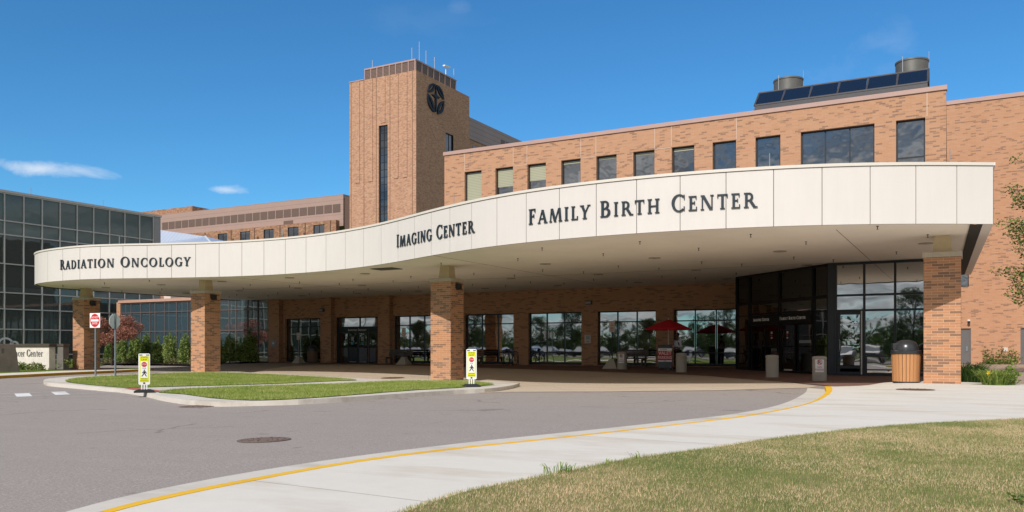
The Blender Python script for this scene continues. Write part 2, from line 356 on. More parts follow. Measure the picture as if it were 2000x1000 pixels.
LEAF_OLIVE = leaf_mat('yellowing_leaf', [(.2, (.06, .07, .015)), (.5, (.12, .12, .03)), (.85, (.2, .17, .05))])
BARK = plain('bark', (.10, .075, .055), .95, var=.25, scale=12, bump=.6)
WOOD = None
def wood(name, a, b):
    k = N(name); oi = k.n('ObjectInfo').outputs['Random']
    v = k.noise(3., 5., .6, k.vmul(k.obj(), (14, 14, 1)))
    c = k.mix(v, a, b); c = k.mix(k.math('MULTIPLY', oi, .25), c, a)
    return k.done(k.bsdf(c, .6, 0., .3))
WOOD = wood('slat_wood', (.40, .18, .07), (.62, .32, .145))
WOOD_DK = wood('dull_slat', (.16, .095, .065), (.24, .15, .105))
BENCH_M = plain('bench_grey', (.105, .092, .085), .7, var=.15, scale=9)
BENCH_W = plain('bench_brown', (.17, .10, .065), .7, var=.15, scale=9)
BLACKPL = plain('black_plastic', (.03, .032, .036), .28, var=.1, spec=.5)
RUBBER = plain('black_rubber', (.022, .024, .027), .7, var=.15)
GALV = plain('galvanised', (.30, .33, .36), .5, .4, var=.1, scale=20)
POSTBLUE = plain('post_steel', (.20, .25, .28), .5, .3, var=.12, scale=8)
WHITE = plain('white_sign', (.85, .84, .82), .45, var=.03)
OFFWHITE = plain('offwhite_sign', (.60, .54, .50), .5, var=.05)
RED = plain('sign_red', (.56, .018, .026), .45, var=.05)
LIME = plain('lime_sheeting', (.72, .74, .012), .45, var=.04)
BLACK = plain('black_ink', (.012, .012, .013), .5)
INKRED = plain('red_ink', (.40, .06, .07), .5)
SILVER_BACK = plain('sign_back_aluminium', (.74, .78, .80), .5, .0, var=.06, scale=5)
CARTGREY = plain('cart_grey', (.085, .098, .115), .55, var=.08)
CANVAS_RED = plain('umbrella_canvas', (.58, .010, .026), .8, var=.1, scale=5)
STONE = plain('sign_stone', (.72, .66, .59), .8, var=.14, scale=4)
STONE_SIDE = plain('shade_plinth_stone', (.16, .145, .13), .85, var=.12, scale=4)  # shade of the sign wall's end put into the colour; plinth shares it
BRONZE = plain('bronze_panel', (.115, .095, .078), .5, .4, var=.15, scale=3)
RUST = plain('rusty_iron', (.17, .085, .05), .8, .2, var=.3, scale=22, bump=.5)
IRON = plain('manhole_iron', (.22, .155, .125), .7, .3, var=.3, scale=22, bump=.5)
TANK = plain('stack_steel', (.145, .14, .13), .5, .35, var=.15, scale=2)
DOORGREY = plain('door_grey', (.13, .125, .125), .5, var=.06)
SEALANT = plain('joint_sealant', (.56, .42, .33), .8, var=.05)
SKIN = plain('skin', (.16, .085, .055), .6, var=.06)
HAIR = plain('hair', (.012, .010, .009), .7)
SHIRT = plain('shirt_cloth', (.62, .60, .66), .9, var=.05)
TROUSER = plain('trouser_cloth', (.02, .02, .023), .9)
CEIL_LIGHT = plain('downlight_lens', (.50, .46, .40), .3)
CEIL_RING = plain('downlight_ring', (.36, .32, .27), .5)
PENDANT = plain('pendant_shade', (.75, .62, .42), .5)
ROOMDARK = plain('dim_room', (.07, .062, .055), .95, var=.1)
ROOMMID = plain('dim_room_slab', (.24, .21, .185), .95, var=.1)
FLOWER = plain('yellow_petal', (.80, .55, .02), .6)
TYRE = plain('tyre', (.02, .02, .022), .8)
RIMM = plain('alloy', (.42, .43, .45), .35, .7)
LAMPRED = plain('tail_lamp', (.35, .01, .01), .3)
LAMPW = plain('head_lamp', (.7, .72, .75), .2)
def carpaint():
    k = N('car_paint'); oi = k.n('ObjectInfo')
    return k.done(k.bsdf(oi.outputs['Color'], .45, .0, .3, None, None, .15))
CARPAINT = carpaint()
CARGLASS = glass('car_glass', (.01, .012, .014), .12, wav=0.)

# ------------------------------------------------------------------ world, sun, camera
SUND = Vector((-.03, 1.24, -1.)).normalized()          # direction the light travels
def world():
    w = bpy.data.worlds.new('World'); SC.world = w; w.use_nodes = True; t = w.node_tree; t.nodes.clear()
    k = N.__new__(N); k.t = t
    out = t.nodes.new('ShaderNodeOutputWorld')
    sky = k.n('TexSky', sky_type='NISHITA', sun_disc=False)
    sky.sun_elevation = math.asin(-SUND.z); sky.sun_rotation = math.atan2(-SUND.x, -SUND.y)
    _d = k.n('TexCoord').outputs['Generated']; _s = k.n('SeparateXYZ', {0: _d})
    t.links.new(k.n('CombineXYZ', {0: _s.outputs[0], 1: k.math('MAXIMUM', k.math('ABSOLUTE', _s.outputs[1]), .05), 2: _s.outputs[2]}).outputs[0], sky.inputs[0])
    sky.altitude = 200; sky.air_density = 1.0; sky.dust_density = .1; sky.ozone_density = 2.2
    hsv = k.n('HueSaturation', {'Hue': .497, 'Saturation': SKY_SAT, 'Value': SKY_VAL, 'Color': sky.outputs[0]})
    d = k.n('TexCoord').outputs['Generated']
    sp = k.n('SeparateXYZ', {0: d}); dx, dy, dz = sp.outputs
    # cloud field on a plane overhead
    zc = k.math('MAXIMUM', k.math('ADD', dz, .06), .03)
    pl = k.n('CombineXYZ', {0: k.math('DIVIDE', dx, zc), 1: k.math('DIVIDE', dy, zc)}).outputs[0]
    n1 = k.noise(.75, 8., .6, pl, .35)
    south = k.n('MapRange', {0: dy, 1: .12, 2: -.25, 3: 0., 4: 1.}).outputs[0]
    thick = k.n('MapRange', {0: n1, 1: .33, 2: .50, 3: 0., 4: 1.}).outputs[0]
    east = k.n('MapRange', {0: dx, 1: .30, 2: .6, 3: 0., 4: 1.}).outputs[0]  # unseen eastern clouds, added as fill light for the east-facing sides
    fS = k.math('MULTIPLY', thick, k.math('MULTIPLY', k.math('MAXIMUM', south, east), .95))
    # a few isolated fair-weather wisps in the north-west sky, given by bearing and height
    wtot = 0.
    n2 = k.noise(11., 7., .62, k.vmul(d, (1., 1., 2.2)), .4)
    for (az, el, wa, we, amp) in WISPS:
        cx, cy = math.sin(az), math.cos(az)
        along = k.math('SUBTRACT', k.math('MULTIPLY', dx, cy), k.math('MULTIPLY', dy, cx))
        fwd = k.math('GREATER_THAN', k.math('ADD', k.math('MULTIPLY', dx, cx), k.math('MULTIPLY', dy, cy)), 0.)
        a = k.math('DIVIDE', along, wa); e = k.math('DIVIDE', k.math('SUBTRACT', dz, math.sin(el)), we)
        r2 = k.math('ADD', k.math('MULTIPLY', a, a), k.math('MULTIPLY', e, e))
        gsn = k.math('POWER', 2.718, k.math('MULTIPLY', r2, -1.))
        q = k.n('MapRange', {0: k.math('ADD', k.math('MULTIPLY', n2, 1.25), k.math('MULTIPLY', gsn, .50)), 1: .92, 2: 1.30, 3: 0., 4: amp}).outputs[0]
        q = k.math('MULTIPLY', q, k.math('MULTIPLY', fwd, k.math('GREATER_THAN', gsn, .03)))
        wtot = k.math('MAXIMUM', wtot, q)
    ccol = k.ramp(k.noise(2.2, 5., .6, pl), [(.34, (1.5, 1.65, 1.85)), (.66, (6.4, 6.4, 6.4))])
    blue = k.n('Mix', data_type='RGBA', blend_type='MULTIPLY', ins={}); blue.inputs[0].default_value = 1.; k.put(blue.inputs[6], hsv.outputs[0]); k.put(blue.inputs[7], (.375, .715, .90))
    c = k.mix(wtot, k.mix(fS, blue.outputs[2], ccol), (6.6, 6.7, 6.8))
    bg = k.n('Background', {'Color': c, 'Strength': SKY_STR}); t.links.new(bg.outputs[0], out.inputs[0])
SKY_SAT, SKY_VAL, SKY_STR = 1.15, 1.0, .15
WISPS = [(math.radians(-58.5), math.radians(10.6), .085, .009, .58), (math.radians(-47.6), math.radians(10.2), .020, .0065, .55),
         (math.radians(-35.), math.radians(21.5), .12, .02, .02), (math.radians(-32.2), math.radians(22.2), .02, .01, .06), (math.radians(-4.), math.radians(18.6), .04, .025, .10), (math.radians(-7.), math.radians(16.8), .08, .04, .09)]
world()
sl = bpy.data.lights.new('sun', 'SUN'); sl.energy = 3.95; sl.angle = math.radians(.53); sl.color = (1., .955, .90)
so = bpy.data.objects.new('sun', sl); COL.objects.link(so); so.rotation_euler = SUND.to_track_quat('-Z', 'Y').to_euler(); so.location = (-20, -60, 60)
cd = bpy.data.cameras.new('camera'); cd.sensor_width = 36; cd.lens = 36*1630/2000; cd.shift_y = .09; cd.clip_start = .1; cd.clip_end = 4000
co = bpy.data.objects.new('camera', cd); COL.objects.link(co); co.location = (0, 0, 1.2); co.rotation_euler = (PI/2, 0, math.radians(28.65)); SC.camera = co
SC.view_settings.view_transform = 'Standard'; SC.view_settings.look = 'None'; SC.view_settings.exposure = 0
SC.render.engine = 'CYCLES'; SC.cycles.max_bounces = 8; SC.cycles.transparent_max_bounces = 12
SC.render.resolution_x = 1024; SC.render.resolution_y = 512
# ------------------------------------------------------------------ ground
def dens(poly, step=1.):
    r = []
    for i, p in enumerate(poly):
        q = poly[(i+1) % len(poly)]; n = max(1, int(math.dist(p, q)/step))
        r += [(p[0]+(q[0]-p[0])*k/n, p[1]+(q[1]-p[1])*k/n) for k in range(n)]
    return r
def inside(p, poly):
    x, y = p; c = False; j = len(poly)-1
    for i in range(len(poly)):
        xi, yi = poly[i]; xj, yj = poly[j]
        if (yi > y) != (yj > y) and x < (xj-xi)*(y-yi)/(yj-yi)+xi: c = not c
        j = i
    return c
def area2(poly): return sum(poly[i-1][0]*poly[i][1]-poly[i][0]*poly[i-1][1] for i in range(len(poly)))
def smooth(pts, n=4, closed=False):
    """Catmull-Rom through plan points"""
    r = []; N_ = len(pts)
    for i in range(N_ if closed else N_-1):
        g_ = (lambda k: pts[k % N_]) if closed else (lambda k: pts[max(0, min(N_-1, k))])
        p0, p1, p2, p3 = map(g_, (i-1, i, i+1, i+2))
        for k in range(n):
            t = k/n
            r.append(tuple(.5*(2*p1[a]+(p2[a]-p0[a])*t+(2*p0[a]-5*p1[a]+4*p2[a]-p3[a])*t*t+(3*p1[a]-p0[a]-3*p2[a]+p3[a])*t**3) for a in range(len(p1))))
    if not closed: r.append(pts[-1])
    return r
def sheet(name, poly, off, mats, skirt=0., res=.8, step=None, kind='structure', rim=None):
    if area2(poly) < 0: poly = poly[::-1]
    b = dens(poly, step or res)
    fo = off if callable(off) else (lambda x, y: off)
    xs = [p[0] for p in b]; ys = [p[1] for p in b]
    pts = list(b); gx = min(xs)+res/2
    while gx < max(xs):
        gy = min(ys)+res/2
        while gy < max(ys):
            if inside((gx, gy), poly): pts.append((gx, gy))
            gy += res
        gx += res
    n = len(b)
    vs, _, fs, *_ = delaunay_2d_cdt([Vector(p) for p in pts], [(i, (i+1) % n) for i in range(n)], [], 1, 1e-5)
    m = M(); m.add([(v.x, v.y, g(v.x, v.y)+fo(v.x, v.y)) for v in vs], [tuple(f) for f in fs], 0)
    # make every face look up
    for i, f in enumerate(m.f):
        a, q, c = (m.v[j] for j in f[:3])
        if (q[0]-a[0])*(c[1]-a[1])-(q[1]-a[1])*(c[0]-a[0]) < 0: m.f[i] = f[::-1]
    if skirt:
        for i in range(n):
            p, q = b[i], b[(i+1) % n]; za, zb = g(*p)+fo(*p), g(*q)+fo(*q)
            m.quad((*p, za-skirt), (*q, zb-skirt), (*q, zb), (*p, za), len(mats)-1 if isinstance(mats, list) else 0)
    o = m.build(name, mats)
    if kind: o['kind'] = kind
    return o

# one sheet to the horizon, finer where the site is
def axis(lo, hi, a, b, fine):
    r = [lo, lo*.6, lo*.4, lo*.25]; r = [v for v in r if v < a-5]
    x = a
    while x < b: r.append(x); x += fine
    r += [v for v in (hi*.25, hi*.4, hi*.6, hi) if v > b+5]; return r
ax, ay = axis(-1500, 1500, -72, 40, 2.), axis(-1500, 1500, -12, 70, 2.)
m = M(); m.add([(x, y, g(x, y)-.09) for y in ay for x in ax], [(j*len(ax)+i, j*len(ax)+i+1, (j+1)*len(ax)+i+1, (j+1)*len(ax)+i) for j in range(len(ay)-1) for i in range(len(ax)-1)])
m.build('ground', GROUND_M)['kind'] = 'structure'
sheet('road', [(-60, -7), (-2.6, -7), (-2.6, 30), (-10, 46), (-61, 46), (-62, 20)], 0., ASPHALT, res=1.)
drive = DRIVE_F+[(-4.2, 28.2)]+PLAZA[1:]+[(-36.6, 41), (-37.2, 38.8), (-35.75, 35.7), (-33.2, 31.7), (-28, 28), (-21, 25), (-16, 23), (-13.4, 22.6)]
sheet('drive', drive, .010, CONC_D, res=1.)
plaza = [(-3.73, 27.81)]+PLAZA+[(-45.2, 44.2), (-45.2, 46), (-29.8, 46.2), (-10, 46.2), (-9, 42), (-4.5, 38), (-.6, 38), (-.6, 31.2), (-1.21, 31.07), (-1.93, 30.29), (-2.89, 28.96)]
sheet('plaza', plaza, .022, PAVERS, res=1.)
gut_in = smooth(YEL_IN, 3)
sheet('gutter', smooth(ASPH_R, 3)+gut_in[::-1], .008, CONC_K, res=.7)
kz = lambda x, y: .02+.10*(1-ss(25.4, 27.6, y)*(1-ss(-2.9, -2.2, x)))
sheet('kerb_paint', gut_in+smooth(YEL_OUT, 3)[::-1], lambda x, y: kz(x, y)+.004, YELLOW, skirt=.12, res=.5)
LE = [(-3.25, -7), (-3.28, 2)]+smooth(LAWN_EDGE, 3)+[(6, 19.5), (14, 24)]
sw = [(-4.2, -7)]+smooth(YEL_OUT, 3)[::-1]+SW_BACK+[(14, 27)]+LE[::-1]
sheet('sidewalk', sw, kz, CONC_W, skirt=.1, res=.8)
lawn_near = LE+[(16, 24), (16, -7)]
lz = lambda x, y: kz(x, y)+.012
sheet('near_lawn', lawn_near, lz, LAWN_NEAR_M, res=.8)
ISL = ISLAND+[(-14.81, 27.27), (-15.8, 28.4), (-17.9, 29.9), (-20.6, 30.2), (-22.9, 29.6), (-25.6, 30.25), (-28.8, 30.9), (-31.6, 31.1), (-34.04, 31.0), (-35.5, 29.4), (-34.9, 25.84), (-34.4, 23.76), (-33.6, 21.74)]
ISL = smooth(ISL, 3, True)
def inset(poly, d):
    """shift a closed outline inwards (d > 0) or outwards"""
    s_ = 1 if area2(poly) > 0 else -1; r = []; n = len(poly)
    for i in range(n):
        a, b = poly[i-1], poly[(i+1) % n]; t = Vector((b[0]-a[0], b[1]-a[1])).normalized(); r.append((poly[i][0]-t.y*d*s_, poly[i][1]+t.x*d*s_))
    return r
ISL = inset(ISL, -.14)
sheet('island_kerb', ISL, .13, CONC_K, skirt=.16, res=.8)
L1 = [(-30.23, 19.81), (-31.9, 21.03), (-33.0, 22.5), (-33.7, 25.03), (-34.3, 28.04), (-33.6, 29.9), (-30.87, 30.3), (-28.14, 30.15), (-24.97, 29.35), (-22.74, 27.91), (-22.93, 26.92), (-23.21, 23.69), (-24.09, 21.51), (-25.1, 19.2), (-25.35, 18.75), (-28.12, 19.2)]
L2 = [b if i >= 14 else a for i, (a, b) in enumerate(zip(inset(LAWN2, .12), inset(LAWN2, .42)))]
sheet('island_lawn_west', smooth(L1, 2, True), .146, LAWN_ISL_M, res=.8)
sheet('island_lawn_east', smooth(L2, 2, True), .146, LAWN_ISL_M, res=.8)
sheet('tactile_pad', TACTILE, .137, RED_PAD, res=.5)
LK = [(-30, -7), (-30.5, 8), (-32.5, 15)]+LKERB
LS = [(-33.5, -7), (-34, 8), (-36.5, 16.5)]+LSW+[(-42.5, 32.9)]
sheet('west_sidewalk', smooth(LK, 3)+smooth(LS, 3)[::-1], .12, CONC_W, skirt=.0, res=1.)
m = M(); kk = smooth(LK, 3)
for p, q in zip(kk[:-1], kk[1:]):      # yellow kerb face with a painted lip
    d = Vector((q[0]-p[0], q[1]-p[1])).normalized(); nx, ny = -d.y, d.x
    if nx > 0: nx, ny = -nx, -ny
    za, zb = g(*p), g(*q)
    m.quad((*p, za-.05), (*q, zb-.05), (*q, zb+.125), (*p, za+.125))
    m.quad((*p, za+.125), (*q, zb+.125), (q[0]+nx*.15, q[1]+ny*.15, zb+.128), (p[0]+nx*.15, p[1]+ny*.15, za+.128))
YELLOW_DK = concrete('worn_yellow_kerb', (.50, .27, .02), (.30, .17, .03), None, 2.)
m.build('west_kerb', YELLOW_DK)['kind'] = 'structure'
sheet('verge', smooth(LS, 2)+[(-44.4, 33.6), (-50.4, 33.8), (-55.5, 39.4), (-61.5, 38.9), (-62.9, 44.6), (-62.9, -7)], .11, LAWN_ISL_M, res=1.6, step=1.2)
sheet('planting_bed', [(-61.4, 45.1), (-45.0, 45.1), (-44.9, 42.6), (-46, 40.8), (-50, 40.4), (-55, 40.2), (-61.5, 39)], .13, MULCH, res=.8)
sheet('mulch_bed', [(-50.2, 30.2), (-44.2, 29.2), (-43.8, 31.8), (-44.3, 33.2), (-50, 33.5)], .125, MULCH, res=.6)
sheet('side_path', [(-1.1, 30.9), (-.15, 30.75), (1.5, 29.68), (3.3, 28.75), (14, 27), (30, 30), (30, 61), (-.9, 61), (-.9, 45.4), (-.9, 37)], .03, CONC_P, res=1.2)
sheet('south_lawn', [(-29, -6.9), (-13, -6.9), (-13.5, 3), (-18, 8), (-29, 9.5)], .12, LAWN_ISL_M, skirt=.14, res=1.2)
# crosswalk: two pale lines and worn white blocks
def strip(a, b, w):
    d = Vector((b[0]-a[0], b[1]-a[1])).normalized(); n = Vector((-d.y, d.x))*w/2
    return [(a[0]-n.x, a[1]-n.y), (b[0]-n.x, b[1]-n.y), (b[0]+n.x, b[1]+n.y), (a[0]+n.x, a[1]+n.y)]
sheet('crosswalk_line', strip((-27.6, 14.6), (-26.6, 19.3), .17), .006, SEALLINE, res=.6)
sheet('crosswalk_line', strip((-26.1, 13.2), (-25.05, 18.3), .17), .006, SEALLINE, res=.6)
for k in range(6):
    x, y = -26.95-.02*k, 17.2-1.22*k
    sheet('crosswalk_bar', [(x-.12, y), (x+1.42, y-.83), (x+1.55, y-.42), (x, y+.42)], .007, WHITEPAINT, res=.5)

# grass blades
def blades(name, poly, off, n, h, w, mat, hvar=.5, clip=None, lean=.6):
    xs = [p[0] for p in poly]; ys = [p[1] for p in poly]
    if clip: xs = [max(min(xs), clip[0]), min(max(xs), clip[1])]; ys = [max(min(ys), clip[2]), min(max(ys), clip[3])]
    P = np.zeros((0, 2)); pl = np.array(poly)
    while len(P) < n:
        c = np.column_stack([RNG.uniform(min(xs), max(xs), n), RNG.uniform(min(ys), max(ys), n)])
        ins = np.zeros(n, bool); j = len(pl)-1
        for i in range(len(pl)):
            xi, yi = pl[i]; xj, yj = pl[j]
            with np.errstate(divide='ignore', invalid='ignore'):
                ins ^= ((yi > c[:, 1]) != (yj > c[:, 1])) & (c[:, 0] < (xj-xi)*(c[:, 1]-yi)/(yj-yi+1e-12)+xi)
            j = i
        P = np.vstack([P, c[ins]])
    P = P[:n]
    z = np.array([g(x, y)+off(x, y) for x, y in P]) if n < 40000 else None
    if z is None:
        def s_(a, b, x): t = np.clip((x-a)/(b-a), 0, 1); return t*t*(3-2*t)
        X, Y = P[:, 0], P[:, 1]; fr = -.30+.28*s_(-20, -2, X)+.14*s_(24, 36, -X); z = fr+(.15-fr)*s_(30, 44, Y)
        z = z+off(0, 0) if off(0, 0) == off(5, 40) else z+.02+.10*(1-s_(25.4, 27.6, Y))+.012
    a = RNG.uniform(0, 2*PI, n); hh = h*(1+RNG.normal(0, .33, n)*hvar*1.6); hh = np.clip(hh, h*.3, h*2.2)
    ln = RNG.uniform(0, 2*PI, n); la = hh*np.abs(RNG.normal(0, lean, n))
    ww = w*RNG.uniform(.6, 1.3, n)
    v = np.zeros((n, 3, 3), np.float32)
    v[:, 0, 0] = P[:, 0]-np.cos(a)*ww/2; v[:, 0, 1] = P[:, 1]-np.sin(a)*ww/2; v[:, 0, 2] = z-.01
    v[:, 1, 0] = P[:, 0]+np.cos(a)*ww/2; v[:, 1, 1] = P[:, 1]+np.sin(a)*ww/2; v[:, 1, 2] = z-.01
    v[:, 2, 0] = P[:, 0]+np.cos(ln)*la; v[:, 2, 1] = P[:, 1]+np.sin(ln)*la; v[:, 2, 2] = z+hh
    me = bpy.data.meshes.new(name); me.vertices.add(n*3); me.vertices.foreach_set('co', v.ravel())
    me.loops.add(n*3); me.loops.foreach_set('vertex_index', np.arange(n*3, dtype=np.int32))
    me.polygons.add(n); me.polygons.foreach_set('loop_start', np.arange(0, n*3, 3, dtype=np.int32))
    me.update(calc_edges=True); me.validate(); me.materials.append(mat)
    o = bpy.data.objects.new(name, me); COL.objects.link(o)
    return o
vis = [(x-.06, y) for x, y in LE[1:-2]]+[(4.5, 19.2), (4.5, 11), (1.2, 3.6), (-3.3, 3.2)]
o = blades('lawn_grass', vis, lz, 480000, .017, .005, BLADE_DRY, .7)
setp(o, 'dry patchy mown grass on the near lawn beside the pale sidewalk', 'grass', kind='stuff')
o = blades('island_grass', smooth(L1, 2, True), lambda x, y: .146, 60000, .05, .012, BLADE_GRN, .5)
setp(o, 'short green grass on the far lawn panel of the drive island', 'grass', kind='stuff')
o = blades('island_grass', smooth(L2, 2, True), lambda x, y: .146, 60000, .05, .012, BLADE_GRN, .5)
setp(o, 'short green grass on the near lawn panel of the drive island around a brick column', 'grass', kind='stuff')

# ------------------------------------------------------------------ building kit
def wall_y(m, Y, x0, x1, z0, z1, holes, depth, mat=0, flip=False, rev=None):
    """wall in the plane y=Y (facing -y) with rectangular openings (xa,xb,za,zb) and reveals of the given depth"""
    rev = mat if rev is None else rev
    xs = sorted({x0, x1, *[v for h in holes for v in h[:2]]}); zs = sorted({z0, z1, *[v for h in holes for v in h[2:4]]})
    xs = [v for v in xs if x0 <= v <= x1]; zs = [v for v in zs if z0 <= v <= z1]
    for a, b in zip(xs[:-1], xs[1:]):
        za = None
        for c, d in zip(zs[:-1], zs[1:]):
            mx, mz = (a+b)/2, (c+d)/2
            if any(h[0] < mx < h[1] and h[2] < mz < h[3] for h in holes): continue
            m.quad((a, Y, c), (b, Y, c), (b, Y, d), (a, Y, d), mat)
    for a, b, c, d in holes:
        e = Y+depth
        m.quad((a, Y, c), (a, e, c), (a, e, d), (a, Y, d), rev); m.quad((b, e, c), (b, Y, c), (b, Y, d), (b, e, d), rev)
        m.quad((a, e, d), (b, e, d), (b, Y, d), (a, Y, d), rev); m.quad((a, Y, c), (b, Y, c), (b, e, c), (a, e, c), rev)
def framed(m, org, ux, us, zs, w=.06, d=.09, edge=None, mat=0):
    """mullions at positions us along direction ux (plan unit vector) and rails at heights zs, butted, facing the left-hand normal"""
    edge = edge or w
    nx, ny = ux[1], -ux[0]
    def pt(u, o, z): return (org[0]+ux[0]*u+nx*o, org[1]+ux[1]*u+ny*o, z)
    def bx(u0, u1, z0, z1, o0, o1):
        vs = [pt(u0, o0, z0), pt(u1, o0, z0), pt(u1, o1, z0), pt(u0, o1, z0), pt(u0, o0, z1), pt(u1, o0, z1), pt(u1, o1, z1), pt(u0, o1, z1)]
        m.add(vs, [(0, 1, 2, 3), (7, 6, 5, 4), (4, 5, 1, 0), (5, 6, 2, 1), (6, 7, 3, 2), (7, 4, 0, 3)], mat)
    for i, u in enumerate(us):
        ww = edge if i in (0, len(us)-1) else w
        u0, u1 = (u, u+ww) if i == 0 else (u-ww, u) if i == len(us)-1 else (u-ww/2, u+ww/2)
        bx(u0, u1, zs[0], zs[-1], -d/2, d/2)
    for j, z in enumerate(zs):
        ww = edge if j in (0, len(zs)-1) else w
        z0, z1 = (z, z+ww) if j == 0 else (z-ww, z) if j == len(zs)-1 else (z-ww/2, z+ww/2)
        for i in range(len(us)-1):
            a = us[i]+(edge if i == 0 else w/2); b = us[i+1]-(edge if i == len(us)-2 else w/2)
            bx(a, b, z0, z1, -d/2+.003, d/2-.004)
def pane_y(m, Y, x0, x1, z0, z1, mat=0): m.quad((x0, Y, z0), (x1, Y, z0), (x1, Y, z1), (x0, Y, z1), mat)

# ---- the main brick building
BO = (-20., 45.4, 0.)
bld = thing('hospital_building', 'long tan brick building with dark windows rising behind the curved canopy', 'building', BO)
lowh = [(-43.62, -40.3, .2, 3.34), (-38.92, -35.2, .12, 3.36), (-33.86, -30.31, .2, 3.36), (-28.24, -24.7, .2, 3.36), (-23.66, -20.11, .2, 3.36), (-19.08, -15.52, .2, 3.36), (-14.48, -10.95, .2, 3.36)]
uph = [(-28.26, -27.0), (-25.99, -24.73), (-23.73, -22.46), (-21.44, -20.17), (-19.16, -17.89), (-16.87, -15.60), (-14.59, -13.30), (-12.28, -11.0), (-9.97, -8.68), (-7.65, -4.11), (-3.13, -1.83)]
m = M(BO)
wall_y(m, 45.4, -44.9, -29.8, -.1, 5.3, lowh[:3], .28)
allh = lowh[3:]+[(a, b, 9.3, 12.47) for a, b in uph]
wall_y(m, 45.4, -29.8, -.92, -.1, 13.68, allh, .28)
m.quad((-.92, 45.4, -.1), (-1.26, 61, -.1), (-1.26, 61, 13.68), (-.92, 45.4, 13.68)); m.quad((-29.8, 61, 5.2), (-29.8, 45.4, 5.2), (-29.8, 45.4, 13.68), (-29.8, 61, 13.68))
m.quad((-44.9, 60, -.1), (-44.9, 45.4, -.1), (-44.9, 45.4, 5.3), (-44.9, 60, 5.3))
for a, b in ((-44.9, -43.85), (-39.92, -39.0), (-34.87, -33.92)):     # brick piers in front of the bays
    m.quad((a, 45.02, -.1), (b, 45.02, -.1), (b, 45.02, 4.9), (a, 45.02, 4.9)); m.quad((b, 45.02, -.1), (b, 45.399, -.1), (b, 45.399, 4.9), (b, 45.02, 4.9)); m.quad((a, 45.399, -.1), (a, 45.02, -.1), (a, 45.02, 4.9), (a, 45.399, 4.9))
m.build('wall', BRICK, bld)
for x in (-28.24, -24.71, -23.75, -20.15, -19.18, -15.58, -14.61, -10.98, -1.75):
    m = M(BO); m.box(x-.02, x+.02, 45.385, 45.396, 12.5, 13.66); m.build('expansion_joint', SEALANT, bld)
for a, b in ((-24.7, -23.74), (-20.15, -19.18), (-15.58, -14.61)): m = M(BO); m.box(a+.02, b-.02, 45.386, 45.396, 12.44, 12.475); m.build('expansion_joint', SEALANT, bld)
m = M(BO)
m.box(-29.86, -.88, 45.33, 45.75, 13.68, 13.9); m.build('coping', COPING, bld)
m = M(BO); m.quad((-29.8, 45.5, 13.6), (-.92, 45.5, 13.6), (-1.2, 61, 13.6), (-29.8, 61, 13.6)); m.quad((-45.2, 45.41, 5.29), (-29.8, 45.41, 5.29), (-29.8, 61, 5.29), (-45.2, 61, 5.29)); m.build('roof', plain('roof_membrane', (.3, .29, .28), .9), bld)
def win_low(a, b, c, d, div):
    m = M(BO); us = [0]+[(b-a)*k/div for k in range(1, div)]+[b-a]
    framed(m, (a, 45.62), (1, 0), us, [c, .94, 2.73, d], .065, .1, .07)
    m.box(a+.07, b-.07, 45.6, 45.67, c+.07, c+.16)
    f = m.build('window', FRAME, bld)
    m = M(BO); 
    for q in range(div):
        pane_y(m, 45.62, us[q]+a+.05, us[q+1]+a-.05, c+.1, d-.05)
    m.build('pane', GLASS, f)
for i, h in enumerate(lowh):
    if i != 1: win_low(*h, 3 if i != 2 else 3)
# the doorway with sliding doors in the second bay
a, b, c, d = lowh[1]
m = M(BO); us = [0, 1.02, 2.02, 2.12, 3.0, b-a]
framed(m, (a, 45.62), (1, 0), [0, (b-a)*.545, b-a], [2.62, d], .075, .1, .08); m.box(a+.02, b-.02, 45.53, 45.68, 2.31, 2.62)
m.box(a, a+.08, 45.57, 45.67, c, 2.31); m.box(b-.08, b, 45.57, 45.67, c, 2.31)
fr = m.build('door_frame', FRAME, bld)
m = M(BO); pane_y(m, 45.62, a+.07, b-.07, 2.68, d-.06); m.build('pane', GLASS, fr)
for q in range(4):
    x0 = a+.1+q*(b-a-.2)/4; x1 = x0+(b-a-.2)/4-.02; yy = 45.60 if q in (1, 2) else 45.66
    m = M(BO); framed(m, (x0, yy), (1, 0), [0, x1-x0], [c+.02, 1.25, 2.30], .07, .045, .07); dr = m.build('door', FRAME, bld)
    m = M(BO); pane_y(m, yy, x0+.05, x1-.05, c+.06, 2.26); m.build('pane', GLASS_DARK if q in (1,) else glass('door_glass_%s' % 'abcd'[q], (.012, .012, .012), .18), dr)
    if q in (1, 2):
        xm = (x0+x1)/2
        if 'sticker_grey' not in MATS: plain('sticker_grey', (.35, .38, .40)); plain('sticker_blue', (.10, .24, .40))
        for w_, za, zb_, mn in ((.12, 1.72, 2.0, 'sticker_grey'), (.09, 1.45, 1.62, 'sticker_blue'), (.3, c+.11, c+.15, 'sticker_grey')):
            m = M(BO); m.box(xm-w_, xm+w_, yy-.035, yy-.028, za, zb_); m.build('door_sticker', MATS[mn], dr)
blindh = {0: .86, 1: .42, 2: .35, 3: .05, 4: .04, 5: .04, 6: .05}
for i, (x0, x1) in enumerate(uph):
    m = M(BO); n = 3 if i == 9 else 1; us = [(x1-x0)*k/n for k in range(n+1)]
    zs = [9.3, 10.62, 12.47] if i == 10 else [9.3, 12.47]
    framed(m, (x0, 45.63), (1, 0), us, zs, .06, .08, .075); w = m.build('window', FRAME, bld)
    m = M(BO); pane_y(m, 45.63, x0+.05, x1-.05, 9.34, 12.42); m.build('pane', GLASS_UP, w)
    if i in blindh:
        zt = 12.38; m = M(BO); m.box(x0+.08, x1-.08, 45.615, 45.622, zt-blindh[i]*2.6, zt); m.build('blind', BLIND, w)
